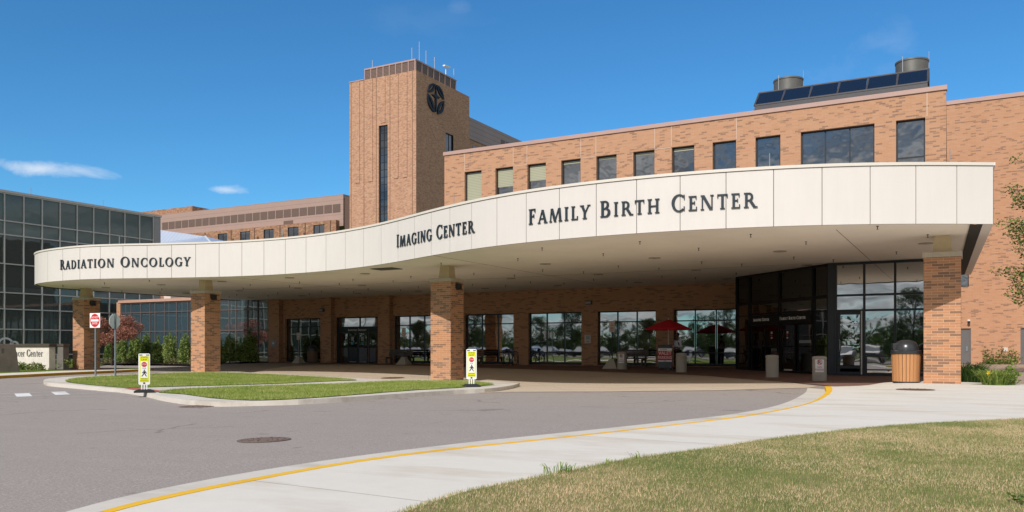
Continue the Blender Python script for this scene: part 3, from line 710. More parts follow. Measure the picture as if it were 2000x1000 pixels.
for x, z in ((-39.76, 3.88), (-19.62, 3.90)):
    m = M(BO); yb = 45.02 if x < -30 else 45.4
    m.box(x-.2, x+.2, yb-.16, yb-.002, z-.13, z+.1); m.box(x-.17, x+.17, yb-.19, yb-.161, z-.1, z+.05, 1); m.build('wall_light', [BLACKPL, GALV], bld, bevel=.01)
m = M(BO); m.box(-19.9, -19.5, 45.375, 45.398, 1.5, 1.98); m.box(-19.82, -19.58, 45.368, 45.374, 1.72, 1.92, 1); m.box(-19.8, -19.6, 45.368, 45.374, 1.56, 1.62, 1); m.build('wall_sign', [OFFWHITE, GALV], bld)
m = M(BO); m.box(-44.63, -44.13, 44.985, 45.018, 1.3, 1.75); m.box(-44.46, -44.3, 44.95, 44.984, 1.48, 1.62, 1); m.build('access_panel', [GALV, WHITE], bld, bevel=.006)

# ---- roof-top plant
t = thing('solar_collector', 'row of six dark sloping collector panels along the roof edge', 'solar panels', (-6.1, 47.5, 13.6))
m = M((-6.1, 47.5, 13.6)); PX = [-10.45+1.442*k for k in range(7)]
m.box(-10.45, -1.8, 47.34, 47.44, 14.2, 14.70); m.box(-10.45, -1.8, 48.6, 48.7, 13.6, 15.4)
for x in PX: m.bar((x, 47.36, 14.72), (x, 48.6, 15.75), .09, .09, 0); m.bar((x, 48.65, 13.6), (x, 48.65, 15.7), .08, .08); m.bar((x, 47.36, 13.6), (x, 47.36, 14.5), .1, .08)
m.bar((-10.45, 47.36, 14.74), (-1.8, 47.36, 14.74), .08, .08); m.bar((-10.45, 48.6, 15.76), (-1.8, 48.6, 15.76), .08, .08)
m.build('frame', plain('collector_frame', (.075, .07, .075), .5, .3), t)
for k in range(6):
    m = M((-6.1, 47.5, 13.6)); a, b = PX[k]+.06, PX[k+1]-.06
    m.quad((a, 47.38, 14.76), (b, 47.38, 14.76), (b, 48.58, 15.76), (a, 48.58, 15.76)); m.build('panel', GLASS_SOLAR, t)
for x, lab, r in ((-9.33, 'grey round exhaust stack behind the left end of the roof panels', .83), (-2.73, 'grey round exhaust stack behind the right end of the roof panels', .83)):
    t = thing('exhaust_stack', lab, 'exhaust stack', (x, 51.2, 13.6), group='exhaust stacks on the roof')
    m = M(); m.lathe([(r, 0), (r, 3.35), (r+.03, 3.36), (r+.03, 3.45), (r-.06, 3.45), (r-.06, 2.2)], n=40, caps=False); m.build('shell', TANK, t, True, angle=35)
    m = M(); m.lathe([(.01, 2.2), (r-.06, 2.21)], n=40, caps=False); m.build('damper', BLACK, t)
    m = M(); m.tube([(r+.02, 0, 0), (r+.02, 0, 3.9)], .012, 5); m.tube([(-r*.5, -r*.9, 0), (-r*.5, -r*.9, 3.6)], .02, 5); m.build('lightning_rod', GALV, t)

# ---- right-hand brick wing
RO = (10., 61., 0.)
w2 = thing('brick_wing', 'taller plain orange brick wing beyond the right end of the canopy', 'building', RO)
m = M(RO); dh = [(-.95, .17, .15, 2.47), (2.88, 4.0, .15, 2.47), (-.95, .05, 5.14, 6.05)]
wall_y(m, 61., -1.3, 40, -.1, 16.95, dh, .2); m.quad((40, 61, -.1), (40, 80, -.1), (40, 80, 16.95), (40, 61, 16.95)); m.quad((-1.3, 80, -.1), (-1.3, 61, -.1), (-1.3, 61, 16.95), (-1.3, 80, 16.95)); m.build('wall', BRICK, w2)
m = M(RO); m.box(-1.35, 40.05, 60.93, 61.3, 16.95, 17.2); m.build('coping', COPING, w2)
m = M(RO); m.quad((-1.3, 61.3, 16.9), (40, 61.3, 16.9), (40, 80, 16.9), (-1.3, 80, 16.9)); m.build('roof', MATS['roof_membrane'], w2)
for a, b in ((-.95, .17), (2.88, 4.0)):
    m = M(RO); m.box(a+.06, b-.06, 61.1, 61.15, .16, 2.41); dd = m.build('door', DOORGREY, w2)
    m = M(RO); m.box(a, a+.06, 61.05, 61.17, .15, 2.47); m.box(b-.06, b, 61.05, 61.17, .15, 2.47); m.box(a+.06, b-.06, 61.05, 61.17, 2.41, 2.47); m.build('frame', DOORGREY, dd)
    m = M(RO); x = b-.28 if a < 0 else a+.2; m.box(x, x+.09, 61.06, 61.1, 1.0, 1.32); m.bar((x+.045, 61.03, 1.05), (x+.045, 61.03, 1.27), .025, .025); m.build('handle', POSTBLUE, dd)
m = M(RO); framed(m, (-.95, 61.1), (1, 0), [0, 1.0], [5.14, 6.05], .06, .08, .06); ww = m.build('window', FRAME, w2)
m = M(RO); pane_y(m, 61.1, -.9, 0, 5.18, 6.0); m.build('pane', GLASS_UP, ww)
m = M(RO); m.box(-.02, .12, 60.8, 60.998, 2.9, 3.02); m.ell((.05, 60.8, 2.86), (.09, .09, .1), 1); m.build('security_camera', [WHITE, BLACKPL], w2, True, angle=40)
m = M(RO); m.box(1.95, 2.2, 60.97, 60.998, 1.0, 1.25); m.build('hose_box', OFFWHITE, w2)
m = M(RO); m.tube([(3.35, 60.95, 2.9), (3.35, 60.95, 2.6)], .03); m.box(3.2, 3.5, 60.85, 60.997, 2.65, 2.85); m.build('wall_light', BLACKPL, w2)

# ---- tower
TO = (-57.5, 75., 0.)
tw = thing('brick_tower', 'tall tan brick tower with round emblem and louvred top', 'tower', TO)
m = M(TO); X0, X1, Y0, Y1, ZT = -62.18, -52.91, 75., 86.1, 31.6
wall_y(m, Y0, X0, X1, 0, ZT, [(-58.02, -56.77, 8, 26.13)], .3)
m.quad((X1, Y0, 0), (X1, 80.9, 0), (X1, 80.9, ZT), (X1, Y0, ZT)); m.quad((X1, 82.5, 0), (X1, Y1, 0), (X1, Y1, ZT), (X1, 82.5, ZT)); m.quad((X1, 80.9, 26.1), (X1, 82.5, 26.1), (X1, 82.5, ZT), (X1, 80.9, ZT)); m.quad((X1, 80.9, 0), (X1, 82.5, 0), (X1, 82.5, 18), (X1, 80.9, 18))
m.quad((X0, Y1, 0), (X0, Y0, 0), (X0, Y0, ZT), (X0, Y1, ZT)); m.quad((X1, Y1, 0), (X0, Y1, 0), (X0, Y1, ZT), (X1, Y1, ZT)); m.quad((X0, Y0, ZT), (X1, Y0, ZT), (X1, Y1, ZT), (X0, Y1, ZT))
m.build('wall', BRICK_TOW, tw)
tjm = plain('tower_joint', (.27, .16, .105), .9)
for x in (-61.95, -60.1, -58.35, -56.45, -53.4): m = M(TO); m.box(x-.04, x+.04, 74.975, 74.997, 0, ZT-.02); m.build('pilaster_joint', tjm, tw)
for x, w in ((-61.0, .3), (-59.2, .35), (-57.4, .3), (-55.6, .3), (-54.4, .3)): m = M(TO); m.box(x-w, x+w, 74.94, 74.974, 26.4 if x == -57.4 else 20, ZT-.02); m.build('pilaster', BRICK_TOW, tw)
m = M(TO); m.box(X0-.05, -60.1, 74.94, 75.3, ZT, ZT+.1); m.build('coping', COPING, tw)
m = M(TO); zs = [8+k*(18.13/22) for k in range(23)]; framed(m, (-58.02, 75.2), (1, 0), [0, .62, 1.25], zs, .05, .08, .06); f = m.build('window', FRAME, tw)
m = M(TO); pane_y(m, 75.2, -57.98, -56.8, 8.1, 26.1); m.build('pane', GLASS_FAR, f)
m = M(TO); framed(m, (X1-.15, 80.9), (0, 1), [0, .8, 1.6], [18, 20, 22, 24, 26.1], .06, .08, .07); f = m.build('window', FRAME, tw)
m = M(TO); m.quad((X1-.15, 80.95, 18.1), (X1-.15, 82.45, 18.1), (X1-.15, 82.45, 26), (X1-.15, 80.95, 26)); m.build('pane', GLASS_FAR, f)
m = M(TO); m.box(-60.02, -53.05, 75.06, 83.3, ZT, 32.7); lv = m.build('louvre_screen', LOUVER, tw)
m = M(TO); m.box(-60.08, -52.99, 75., 83.36, 32.7, 32.86)
for k in range(9): x = -60.0+k*6.9/8; m.box(x-.05, x+.05, 75.0, 75.055, ZT, 32.7)
for k in range(8): y = 75.1+k*8.1/7; m.box(-53.045, -52.985, y-.05, y+.05, ZT, 32.7)
m.build('screen_trim', COPING, lv)
m = M(TO); m.box(-62.62, -62.19, 75.6, 79.5, 2, 25.6); m.build('side_glazing', GLASS_FAR, tw)
for x, y, z0, z1 in ((-59.7, 76, 32.8, 34.1), (-57.7, 80, 32.8, 33.8), (-55.6, 78, 32.8, 33.7), (-54.9, 77, 32.8, 35), (-53.9, 77, 32.8, 35.5), (-53.4, 77.6, 32.8, 34.6), (-53.2, 79, 32.8, 34.3), (-53.1, 82.9, 32.8, 34.1), (-61.5, 77, 31.6, 32.4)): m = M(TO); m.tube([(x, y, z0), (x, y, z1)], .024, 6); m.build('antenna', OFFWHITE, tw)
m = M(TO)
m.bar((-53.1, 81.2, 32.8), (-53.1, 81.2, 33.9), .07, .07); m.bar((-53.1, 80.8, 33.85), (-53.1, 82.0, 33.95), .3, .14)
m.build('roof_camera', WHITE, tw)
# round emblem: four leaf rings and a slim four-pointed star
def frE(u, v, w): return (X1+w, 78.72+u*1.72, 29.42+v*1.72)
def arcpts(c, r, a0, a1, n=10): return [(c[0]+r*math.cos(math.radians(a0+(a1-a0)*k/n)), c[1]+r*math.sin(math.radians(a0+(a1-a0)*k/n))) for k in range(n+1)]
def leaf(p, q, bo, bi, n=12):
    """lens from p to q: outer edge bulges bo to the left of p-q, inner edge bulges bi to the right"""
    P, Q = Vector(p), Vector(q); d = Q-P; nn = Vector((-d.y, d.x))
    A = [P+d*(k/n)+nn*bo*math.sin(PI*k/n)**.85 for k in range(n+1)]; B = [P+d*(k/n)-nn*bi*math.sin(PI*k/n)**.85 for k in range(n+1)]
    return A, B
m = M(TO)
for p, q, bo, bi in (((-.95, .2), (-.06, .93), .22, .2), ((.06, .93), (.96, .2), .22, .15), ((-.2, -.95), (-.97, .10), .24, .20), ((.95, .10), (.2, -.95), .24, .20)):
    A, B = leaf(p, q, bo, bi); A2, B2 = leaf(p, q, bo*.40, bi*.36); c = (Vector(p)+Vector(q))/2
    sh = lambda L: [c+(x-c)*.72+((sum(A, Vector((0, 0)))+sum(B, Vector((0, 0))))/(2*len(A))-c)*.9 for x in L]
    A2, B2 = sh(A2), sh(B2)
    for out, inn in ((A, A2), (B, B2)):
        for k in range(len(out)-1):
            poly = [tuple(out[k]), tuple(out[k+1]), tuple(inn[k+1]), tuple(inn[k])]
            if area2(poly) < 0: poly = poly[::-1]
            m.slab(poly, frE, .02, .16)
star = [(0, .86), (.09, .27), (.5, .155), (.09, .05), (.06, -.86), (-.06, -.86), (-.09, .05), (-.5, .155), (-.09, .27)]
m.slab(star[::-1], frE, .02, .163); m.build('emblem', plain('emblem_metal', (.012, .018, .025), .5, .3), tw)
# low attached block in grey siding behind the tower
EO = (-54., 94., 0.)
ex = thing('penthouse_block', 'grey metal clad block running back behind the brick tower', 'building', EO)
m = M(EO); m.box(-66, -53.0, 86.15, 102, 26.6, 29.2); m.build('siding', GREYPANEL, ex)
m = M(EO); m.box(-66, -53.1, 86.15, 102, 0, 26.6); m.build('wall', BRICK_TOW, ex)
for y0, y1 in ((93.9, 95.1), (95.3, 96.3)): m = M(EO); m.box(-52.998, -52.97, y0, y1, 26.9, 28.2); m.build('louvre', LOUVER, ex)
m = M(EO); m.box(-53.09, -53.05, 87.1, 88.7, 24, 25.95); m.build('window', GLASS_FAR, ex)

# ---- long rear wing, far left
LO = (-105., 100., 0.)
rw = thing('rear_wing', 'long low pinkish rear wing with louvre row left of the tower', 'building', LO)
m = M(LO); m.box(-140, -84.15, 100, 120, 20, 24.85); m.build('metal_siding', METALPANEL, rw)
for k in range(25):
    x = -125.2+k*1.695; m = M(LO)
    if k < 24: m.box(x, x+1.5, 99.96, 99.997, 22.15, 23.42)
    else: m.box(-96.4, -94.4, 99.96, 99.997, 20.9, 21.6)
    m.build('louvre', LOUVER, rw)
m = M(LO); wx = [(-110.45, -108.23), (-105.27, -103.0), (-100.0, -97.76), (-94.77, -92.5), (-89.45, -87.19)]
wall_y(m, 99.2, -128, -84.9, 0, 20.85, [(a, b, 18.5, 20.35) for a, b in wx], .2); m.quad((-84.9, 99.2, 0), (-84.9, 100, 0), (-84.9, 100, 20.85), (-84.9, 99.2, 20.85)); m.quad((-128, 99.2, 20.85), (-84.9, 99.2, 20.85), (-84.9, 100, 20.85), (-128, 100, 20.85)); m.build('wall', BRICK_REAR, rw)
for a, b in wx:
    m = M(LO); framed(m, (a, 99.35), (1, 0), [0, (b-a)/2, b-a], [18.5, 20.35], .07, .08, .07); f = m.build('window', FRAME, rw)
    m = M(LO); pane_y(m, 99.35, a+.05, b-.05, 18.55, 20.3); m.build('pane', GLASS_FAR, f)
m = M(LO); m.box(-84.12, -81.2, 100.3, 112, 0, 24.4); m.build('dark_end', plain('dark_brick_end', (.12, .075, .06), .9), rw)
m = M(LO); m.box(-81.15, -77.8, 101, 108, 0, 20.6); m.build('link_glazing', GLASS_FAR, rw)
m = M(LO); m.box(-140, -118.7, 101, 112, 24.86, 26.); m.build('roof_housing', BRICK_REAR, rw)
dpm = plain('dark_pipe', (.12, .07, .05), .8)
for x in (-111.8, -107, -101.4, -96, -91.4): m = M(LO); m.box(x, x+.3, 99.08, 99.198, 19.0, 19.3); m.build('wall_light', dpm, rw)
for x in (-113.5, -107.3, -102, -96.4, -91.1, -86): m = M(LO); m.box(x-.09, x+.09, 99.16, 99.198, 12, 20.8); m.build('downpipe', dpm, rw)

# ---- skylit roof between the glass building and the rear wing
KO = (-75., 66., 0.)
sk = thing('skylight_building', 'pale blue sloping glazed roof peeping over the canopy', 'building', KO)
m = M(KO); m.quad((-92, 62, 12.25), (-70.0, 62, 12.25), (-75.5, 66, 13.8), (-92, 66, 16.5)); m.add([(-70, 62, 12.25), (-70, 70, 12.25), (-75.5, 66, 13.8)], [(0, 1, 2)]); m.quad((-70, 70, 12.25), (-92, 70, 12.25), (-92, 66, 16.5), (-75.5, 66, 13.8)); m.build('roof', SKYLIGHT_M, sk)
m = M(KO); m.bar((-70, 62, 12.3), (-75.5, 66, 13.85), .15, .1); m.bar((-92, 62, 12.25), (-70, 62, 12.25), .12, .1); m.build('ridge_trim', plain('pale_trim', (.62, .64, .68), .5), sk)
m = M(KO); m.box(-92, -70.05, 62.06, 69.95, 0, 12.2); m.build('wall', BRICK_REAR, sk)

# ---- glass curtain-wall building on the left
GO = (-70., 35., 0.)
gb = thing('glass_building', 'three storey dark glass curtain wall building at the left edge', 'building', GO)
GY = [49.4-1.443*k for k in range(24)][::-1]; GZ = [.26, .71, 2.62, 4.13, 5.35, 7.5, 9.67, 10.7, 12.8]
m = M(GO)
framed(m, (-63.0, GY[0]), (0, 1), [y-GY[0] for y in GY], GZ, .085, .16, .09)
m.build('mullions', MULL, gb)
for i in range(23):
    m = M(GO); m.quad((-63.02, GY[i]+.02, .3), (-63.02, GY[i+1]-.02, .3), (-63.02, GY[i+1]-.02, 9.67), (-63.02, GY[i]+.02, 9.67), 0)
    m.quad((-63.02, GY[i]+.02, 9.69), (-63.02, GY[i+1]-.02, 9.69), (-63.02, GY[i+1]-.02, 12.76), (-63.02, GY[i]+.02, 12.76), 1)
    m.build('glazing_bay', [GLASS_CW, glass('spandrel_glass', (.085, .122, .117), .04, fw=.22) if 'spandrel_glass' not in MATS else MATS['spandrel_glass']], gb)
m = M(GO); m.box(-63.2, -62.86, GY[0]-.1, 50.15, 12.8, 12.98); m.build('coping', MULL, gb)
m = M(GO); m.box(-80, -62.95, 49.45, 50.1, 0, 12.8); m.build('end_panel', plain('silver_panel', (.34, .335, .335), .5, .2), gb)
m = M(GO); m.box(-63.3, -62.92, GY[0], 49.4, -.1, .26); m.build('plinth', STONE_SIDE, gb)
m = M(GO); m.quad((-80, GY[0], 0), (-63.1, GY[0], 0), (-63.1, GY[0], 12.8), (-80, GY[0], 12.8)); m.quad((-80, GY[0], 12.75), (-63.1, GY[0], 12.75), (-63.1, 49.4, 12.75), (-80, 49.4, 12.75)); m.build('roof', MATS['roof_membrane'], gb)
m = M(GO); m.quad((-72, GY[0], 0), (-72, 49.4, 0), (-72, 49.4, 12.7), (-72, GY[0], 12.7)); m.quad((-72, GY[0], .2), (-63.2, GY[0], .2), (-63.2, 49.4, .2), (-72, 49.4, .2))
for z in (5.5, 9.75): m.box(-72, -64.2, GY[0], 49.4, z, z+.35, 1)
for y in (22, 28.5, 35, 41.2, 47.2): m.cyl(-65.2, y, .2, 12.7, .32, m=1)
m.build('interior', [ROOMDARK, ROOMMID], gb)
for x, y, z in ((-66.5, 41.5, 4.0), (-66., 44.1, 4.7), (-67.2, 45.0, 4.1), (-66.2, 42.4, 2.7), (-67, 43.6, 3.3)):
    m = M(GO); m.box(x-.09, x+.09, y-.09, y+.09, z-.45, z+.45); m.bar((x, y, z+.45), (x, y, 5.5), .015, .015, 0); m.build('pendant_lamp', PENDANT, gb)
for y in (24, 31, 38.5, 44.6): m = M(GO); m.tube([(-63.1, y, 12.9), (-63.1, y, 13.5)], .02, 5); m.build('lightning_rod', GALV, gb)

# ---- low teal-glass wing beside the canopy
UO = (-53., 45.1, 0.)
lw_ = thing('low_glass_wing', 'single storey teal glass wing with copper coloured roof edge behind the shrubs', 'building', UO)
BX = [-61.47, -60.19, -58.98, -57.87, -57.25, -56.1, -54.74, -53.45, -52.68, -51.47, -50.26, -48.96, -48.25, -47.07, -46.01, -44.92]
m = M(UO); framed(m, (BX[0], 45.1), (1, 0), [x-BX[0] for x in BX], [.1, .75, 2.54, 4.09, 4.9], .07, .12, .08); m.build('mullions', MULL_BR, lw_)
for a, b in zip(BX[:-1], BX[1:]):
    m = M(UO); pane_y(m, 45.11, a+.02, b-.02, .12, 4.88); m.build('glazing_bay', GLASS_TEAL if a < -52 else glass('teal_glass_bright', (.05, .085, .10), .48) if 'teal_glass_bright' not in MATS else MATS['teal_glass_bright'], lw_)  # right bays lighter and more mirroring, standing in for a bright sky reflection
m = M(UO); m.box(-61.7, -44.92, 44.95, 45.3, 4.92, 5.14); m.add([(-61.7, 44.95, 5.14), (-44.92, 44.95, 5.14), (-44.92, 49, 5.5), (-61.7, 49, 5.5)], [(0, 1, 2, 3)]); m.build('roof', plain('copper_coping', (.50, .30, .225), .55), lw_)
m = M(UO); m.box(-61.95, -61.48, 45.0, 49, -.1, 5.0); m.build('end_pier', BRICK, lw_)
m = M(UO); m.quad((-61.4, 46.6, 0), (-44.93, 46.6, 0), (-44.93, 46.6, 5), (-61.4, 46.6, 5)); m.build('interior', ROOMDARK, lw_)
m = M(UO); m.box(-57.4, -56.6, 46, 47, 5.2, 5.62); m.build('roof_vent', OFFWHITE, lw_)

# ---- glazed entrance vestibule
VO = (-5.5, 39., 0.)
ve = thing('entrance_vestibule', 'dark glazed entrance vestibule under the right end of the canopy', 'vestibule', VO)
A_, B_ = Vector((-10.08, 41.73)), Vector((-5.05, 36.85)); DU = (B_-A_).normalized(); DL = (B_-A_).length
def fd(u, w, z): return (A_.x+DU.x*u+DU.y*w, A_.y+DU.y*u-DU.x*w, z)      # w is out of the face
m = M(VO); framed(m, A_, DU, [0, 1.17, 3.56, 5.97, DL], [.1, 3.38, 4.73], .09, .14, .1)
framed(m, A_+DU*1.2, DU, [0, 2.36, 4.74], [2.78, 3.34], .07, .12, .07)
framed(m, A_+DU*.1, DU, [0, 1.02], [.12, 1.3, 2.76, 3.34], .05, .1, .05); framed(m, A_+DU*6.02, DU, [0, DL-6.1], [.12, 1.3, 2.76, 3.34], .05, .1, .05)
m.build('frame', FRAME_BLK, ve)
m = M(VO); m.add([fd(1.2, .12, 2.3), fd(5.95, .12, 2.3), fd(5.95, .12, 2.76), fd(1.2, .12, 2.76), fd(1.2, -.05, 2.3), fd(5.95, -.05, 2.3), fd(5.95, -.05, 2.76), fd(1.2, -.05, 2.76)], [(0, 1, 2, 3), (0, 4, 5, 1), (3, 2, 6, 7), (1, 5, 6, 2), (0, 3, 7, 4)]); hd = m.build('door_header', FRAME_BLK, ve)
for a, b, mt in ((.05, 1.12, GLASS_DARK), (1.22, 3.5, GLASS_DARK), (3.62, 5.9, GLASS_DARK), (6.02, DL-.06, GLASS_DARK)):
    m = M(VO); m.add([fd(a, 0, 3.42), fd(b, 0, 3.42), fd(b, 0, 4.68), fd(a, 0, 4.68)], [(0, 1, 2, 3)]); m.build('pane', mt, ve)
for a, b, z0, z1 in ((.1, 1.1, .14, 3.34), (1.25, 3.5, 2.8, 3.32), (3.62, 5.9, 2.8, 3.32), (6.05, DL-.08, .14, 3.34)):
    m = M(VO); m.add([fd(a, .005, z0), fd(b, .005, z0), fd(b, .005, z1), fd(a, .005, z1)], [(0, 1, 2, 3)]); m.build('pane', glass('vestibule_glass', (.006, .006, .006), .20) if 'vestibule_glass' not in MATS else MATS['vestibule_glass'], ve)
for q, (a, b) in enumerate(((1.25, 2.42), (2.46, 3.62), (3.68, 4.78), (4.82, 5.93))):
    wo = .05 if q in (1, 2) else -.02
    m = M(VO); o2 = A_+DU*a+Vector((DU.y, -DU.x))*wo; framed(m, o2, DU, [0, b-a], [.12, 1.28, 2.29], .07, .045, .07); dr = m.build('sliding_door', FRAME_BLK, ve)
    m = M(VO); m.add([fd(a+.05, wo, .16), fd(b-.05, wo, .16), fd(b-.05, wo, 2.25), fd(a+.05, wo, 2.25)], [(0, 1, 2, 3)]); m.build('pane', GLASS_DARK if q != 1 else GLASS_DARK, dr)
    if q in (1, 2):
        c_ = (a+b)/2
        for z, h, mm in ((1.86, .1, OFFWHITE), (1.74, .08, RED), (1.64, .06, OFFWHITE)):
            m = M(VO); m.add([fd(c_-.06, wo+.03, z), fd(c_+.06, wo+.03, z), fd(c_+.06, wo+.03, z+h), fd(c_-.06, wo+.03, z+h)], [(0, 1, 2, 3)]); m.build('door_sticker', mm, dr)
        if q == 2: m = M(VO); m.add([fd(a+.3, wo+.03, .2), fd(b-.2, wo+.03, .2), fd(b-.2, wo+.03, .26), fd(a+.3, wo+.03, .26)], [(0, 1, 2, 3)]); m.build('door_sticker', OFFWHITE, dr)
    if q == 3:
        m = M(VO); m.add([fd(a+.15, wo+.03, 1.42), fd(b-.12, wo+.03, 1.42), fd(b-.12, wo+.03, 1.55), fd(a+.15, wo+.03, 1.55)], [(0, 1, 2, 3)], 0); m.build('door_sticker', GALV, dr)
# front face, right of the corner post
FX = [-5.05, -3.72, -2.57, -1.5, -.97]
m = M(VO); framed(m, (-4.87, 36.85), (1, 0), [0]+[x+4.87 for x in FX[1:]], [.1, 2.75, 3.38, 4.73], .085, .14, .1)
framed(m, (-3.67, 36.85), (1, 0), [0, 1.1, 2.17, 2.7], [.102, .32, .9], .05, .1, .05); m.build('front_frame', FRAME, ve)
m = M(VO); m.box(-5.12, -4.86, 36.78, 37.05, .1, 4.735); m.build('corner_post', FRAME, ve)
for a, b in zip(FX[1:-1], FX[2:]):
    m = M(VO); pane_y(m, 36.86, a+.03, b-.03, .15, 4.68); m.build('pane', GLASS, ve)
m = M(VO); pane_y(m, 36.86, -4.82, -3.76, 2.78, 4.68); m.build('pane', GLASS, ve)
m = M(VO); framed(m, (-4.76, 36.84), (1, 0), [0, .99], [.11, .42, 2.7], .11, .06, .12); dr = m.build('swing_door', FRAME, ve)
m = M(VO); pane_y(m, 36.84, -4.66, -3.87, .5, 2.6); m.build('pane', glass('swing_door_glass', (.006, .007, .008), .36), dr)
m = M(VO); m.tube([(-4.68, 36.78, 1.05), (-4.64, 36.72, 1.1), (-4.64, 36.72, 1.5), (-4.68, 36.78, 1.55)], .02, 6); m.build('handle', GALV, dr)
m = M(VO); m.box(-3.84, -3.79, 36.77, 36.79, .13, 2.72); m.build('door_edge', plain('bright_edge', (.5, .46, .42), .4, .3), dr)
m = M(VO); m.quad((-.95, 36.85, .1), (-.95, 45.3, .1), (-.95, 45.3, 4.7), (-.95, 36.85, 4.7)); m.build('side_pane', GLASS_DARK, ve); m = M(VO); m.quad((-10.08, 45.35, .1), (-10.08, 41.73, .1), (-10.08, 41.73, 4.7), (-10.08, 45.35, 4.7)); m.build('side_pane', GLASS_DARK, ve)
# ------------------------------------------------------------------ lettering
def arc(cx, cy, rx, ry, th, tv, a0, a1, n=14):
    r = []
    for k in range(n):
        b0, b1 = (math.radians(a0+(a1-a0)*q/n) for q in (k, k+1))
        o = lambda b: (cx+rx*math.cos(b), cy+ry*math.sin(b)); i = lambda b: (cx+(rx-th)*math.cos(b), cy+(ry-tv)*math.sin(b))
        r.append([o(b0), o(b1), i(b1), i(b0)])
    return r
R_ = lambda x0, x1, y0, y1: [(x0, y0), (x1, y0), (x1, y1), (x0, y1)]
def stem(x, w, y0=0., y1=1., bot=True, top=True):
    r = [R_(x, x+w, y0, y1)]
    if bot: r.append(R_(x-.07, x+w+.07, y0, y0+.06))
    if top: r.append(R_(x-.07, x+w+.07, y1-.06, y1))
    return r
def dg(x0, y0, x1, y1, w): return [(x0, y0), (x0+w, y0), (x1+w, y1), (x1, y1)]
GL = {
 'I': (.40, stem(.12, .16)),
 'F': (.62, stem(.12, .16)+[R_(.12, .56, .93, 1), R_(.50, .56, .76, 1), R_(.12, .46, .49, .56), R_(.42, .47, .41, .64)]),
 'E': (.64, stem(.12, .16)+[R_(.12, .57, .93, 1), R_(.51, .57, .77, 1), R_(.12, .46, .49, .56), R_(.42, .47, .41, .64), R_(.12, .6, 0, .07), R_(.54, .6, 0, .25)]),
 'L': (.60, stem(.12, .16)+[R_(.12, .58, 0, .07), R_(.52, .58, 0, .25)]),
 'T': (.72, stem(.28, .16, top=False)+[R_(.03, .69, .925, 1), R_(.03, .09, .76, 1), R_(.63, .69, .76, 1)]),
 'H': (.92, stem(.12, .16)+stem(.64, .16)+[R_(.12, .7, .47, .54)]),
 'N': (.94, stem(.12, .08, bot=True, top=True)+stem(.74, .08, bot=False)+[dg(.62, 0, .10, 1, .2)]),
 'M': (1.12, [dg(.08, 0, .17, 1, .08), R_(.02, .24, 0, .06), dg(.43, 0, .15, 1, .19), dg(.46, 0, .80, 1, .08), dg(.88, 0, .80, 1, .17), R_(.82, 1.11, 0, .06)]),
 'A': (.86, [dg(.07, 0, .38, 1, .085), dg(.62, 0, .34, 1, .18), R_(.2, .66, .31, .38), R_(0, .24, 0, .06), R_(.56, .86, 0, .06)]),
 'Y': (.80, [dg(.30, .45, .06, 1, .19), dg(.38, .45, .66, 1, .085), R_(.30, .46, 0, .5), R_(.22, .54, 0, .06), R_(0, .31, .94, 1), R_(.58, .82, .94, 1)]),
 'D': (.92, stem(.12, .16)+[R_(.2, .40, .925, 1), R_(.2, .40, 0, .075)]+arc(.40, .5, .46, .5, .17, .075, -90, 90)),
 'R': (.84, stem(.12, .16)+[R_(.2, .36, .93, 1), R_(.2, .36, .46, .53)]+arc(.36, .73, .27, .27, .15, .07, -90, 90)+[dg(.64, 0, .34, .5, .19), R_(.62, .9, 0, .06)]),
 'B': (.76, stem(.12, .16)+[R_(.2, .38, .93, 1), R_(.2, .40, .49, .56), R_(.2, .40, 0, .07)]+arc(.38, .76, .23, .24, .14, .07, -90, 90)+arc(.40, .28, .30, .28, .16, .07, -90, 90)),
 'C': (.84, arc(.48, .5, .44, .52, .17, .075, 48, 312, 20)+[R_(.74, .79, .70, .97), R_(.74, .79, .05, .28)]),
 'G': (.92, arc(.48, .5, .44, .52, .17, .075, 48, 312, 20)+[R_(.74, .79, .70, .97)]+stem(.68, .15, .06, .46, bot=False)),
 'O': (1.0, arc(.5, .5, .46, .52, .17, .075, 0, 360, 26)),
 'a': (.52, arc(.24, .2, .2, .2, .09, .05, 60, 320, 12)+[R_(.33, .43, .0, .5)]+arc(.23, .44, .2, .2, .1, .06, 0, 140, 8)),
 'c': (.50, arc(.27, .31, .24, .33, .10, .05, 45, 315, 14)),
 'e': (.54, arc(.27, .31, .24, .33, .10, .05, 0, 318, 16)+[R_(.12, .49, .30, .35)]),
 'n': (.66, stem(.10, .10, 0, .62, top=False)+stem(.44, .10, 0, .42, top=False)+arc(.32, .42, .22, .22, .10, .06, 0, 160, 10)),
 'r': (.46, stem(.10, .10, 0, .62, top=False)+arc(.30, .42, .17, .22, .05, .07, 30, 160, 8)),
 't': (.40, [R_(.14, .24, .05, .82), R_(.04, .38, .56, .62), R_(.2, .36, 0, .06)]),
}
def serif(text, small=None, track=.10, space=.42):
    """list of (polygon, centre) in cap-height units, and the total width; letters after the first of a word shrink to 'small'"""
    out = []; x = 0.; first = True
    for ch in text:
        if ch == ' ': x += space; first = True; continue
        k = 1. if (first or not small) else small
        w, polys = GL[ch]
        out.append((x, w*k, [[(px*k, py*k) for px, py in p] for p in polys])); x += w*k+track; first = False
    return out, x-track
def put_serif(org, text, small, total, cap, frame, d0, d1, mat, parent, **kw):
    """raised serif lettering, every word a part of its own"""
    gl, w = serif(text, small, **kw); kx = total/w; words = text.split(); n = 0
    for wd in words:
      m = M(org); part = gl[n:n+len(wd)]; n += len(wd)
      for x, gw, polys in part:
        for i, p in enumerate(polys):
            if area2(p) < 0: p = p[::-1]
            m.slab([((x+a)*kx, b*cap) for a, b in p], frame, d0, d1+i*.0004)
      m.build('sign_lettering', mat, parent)
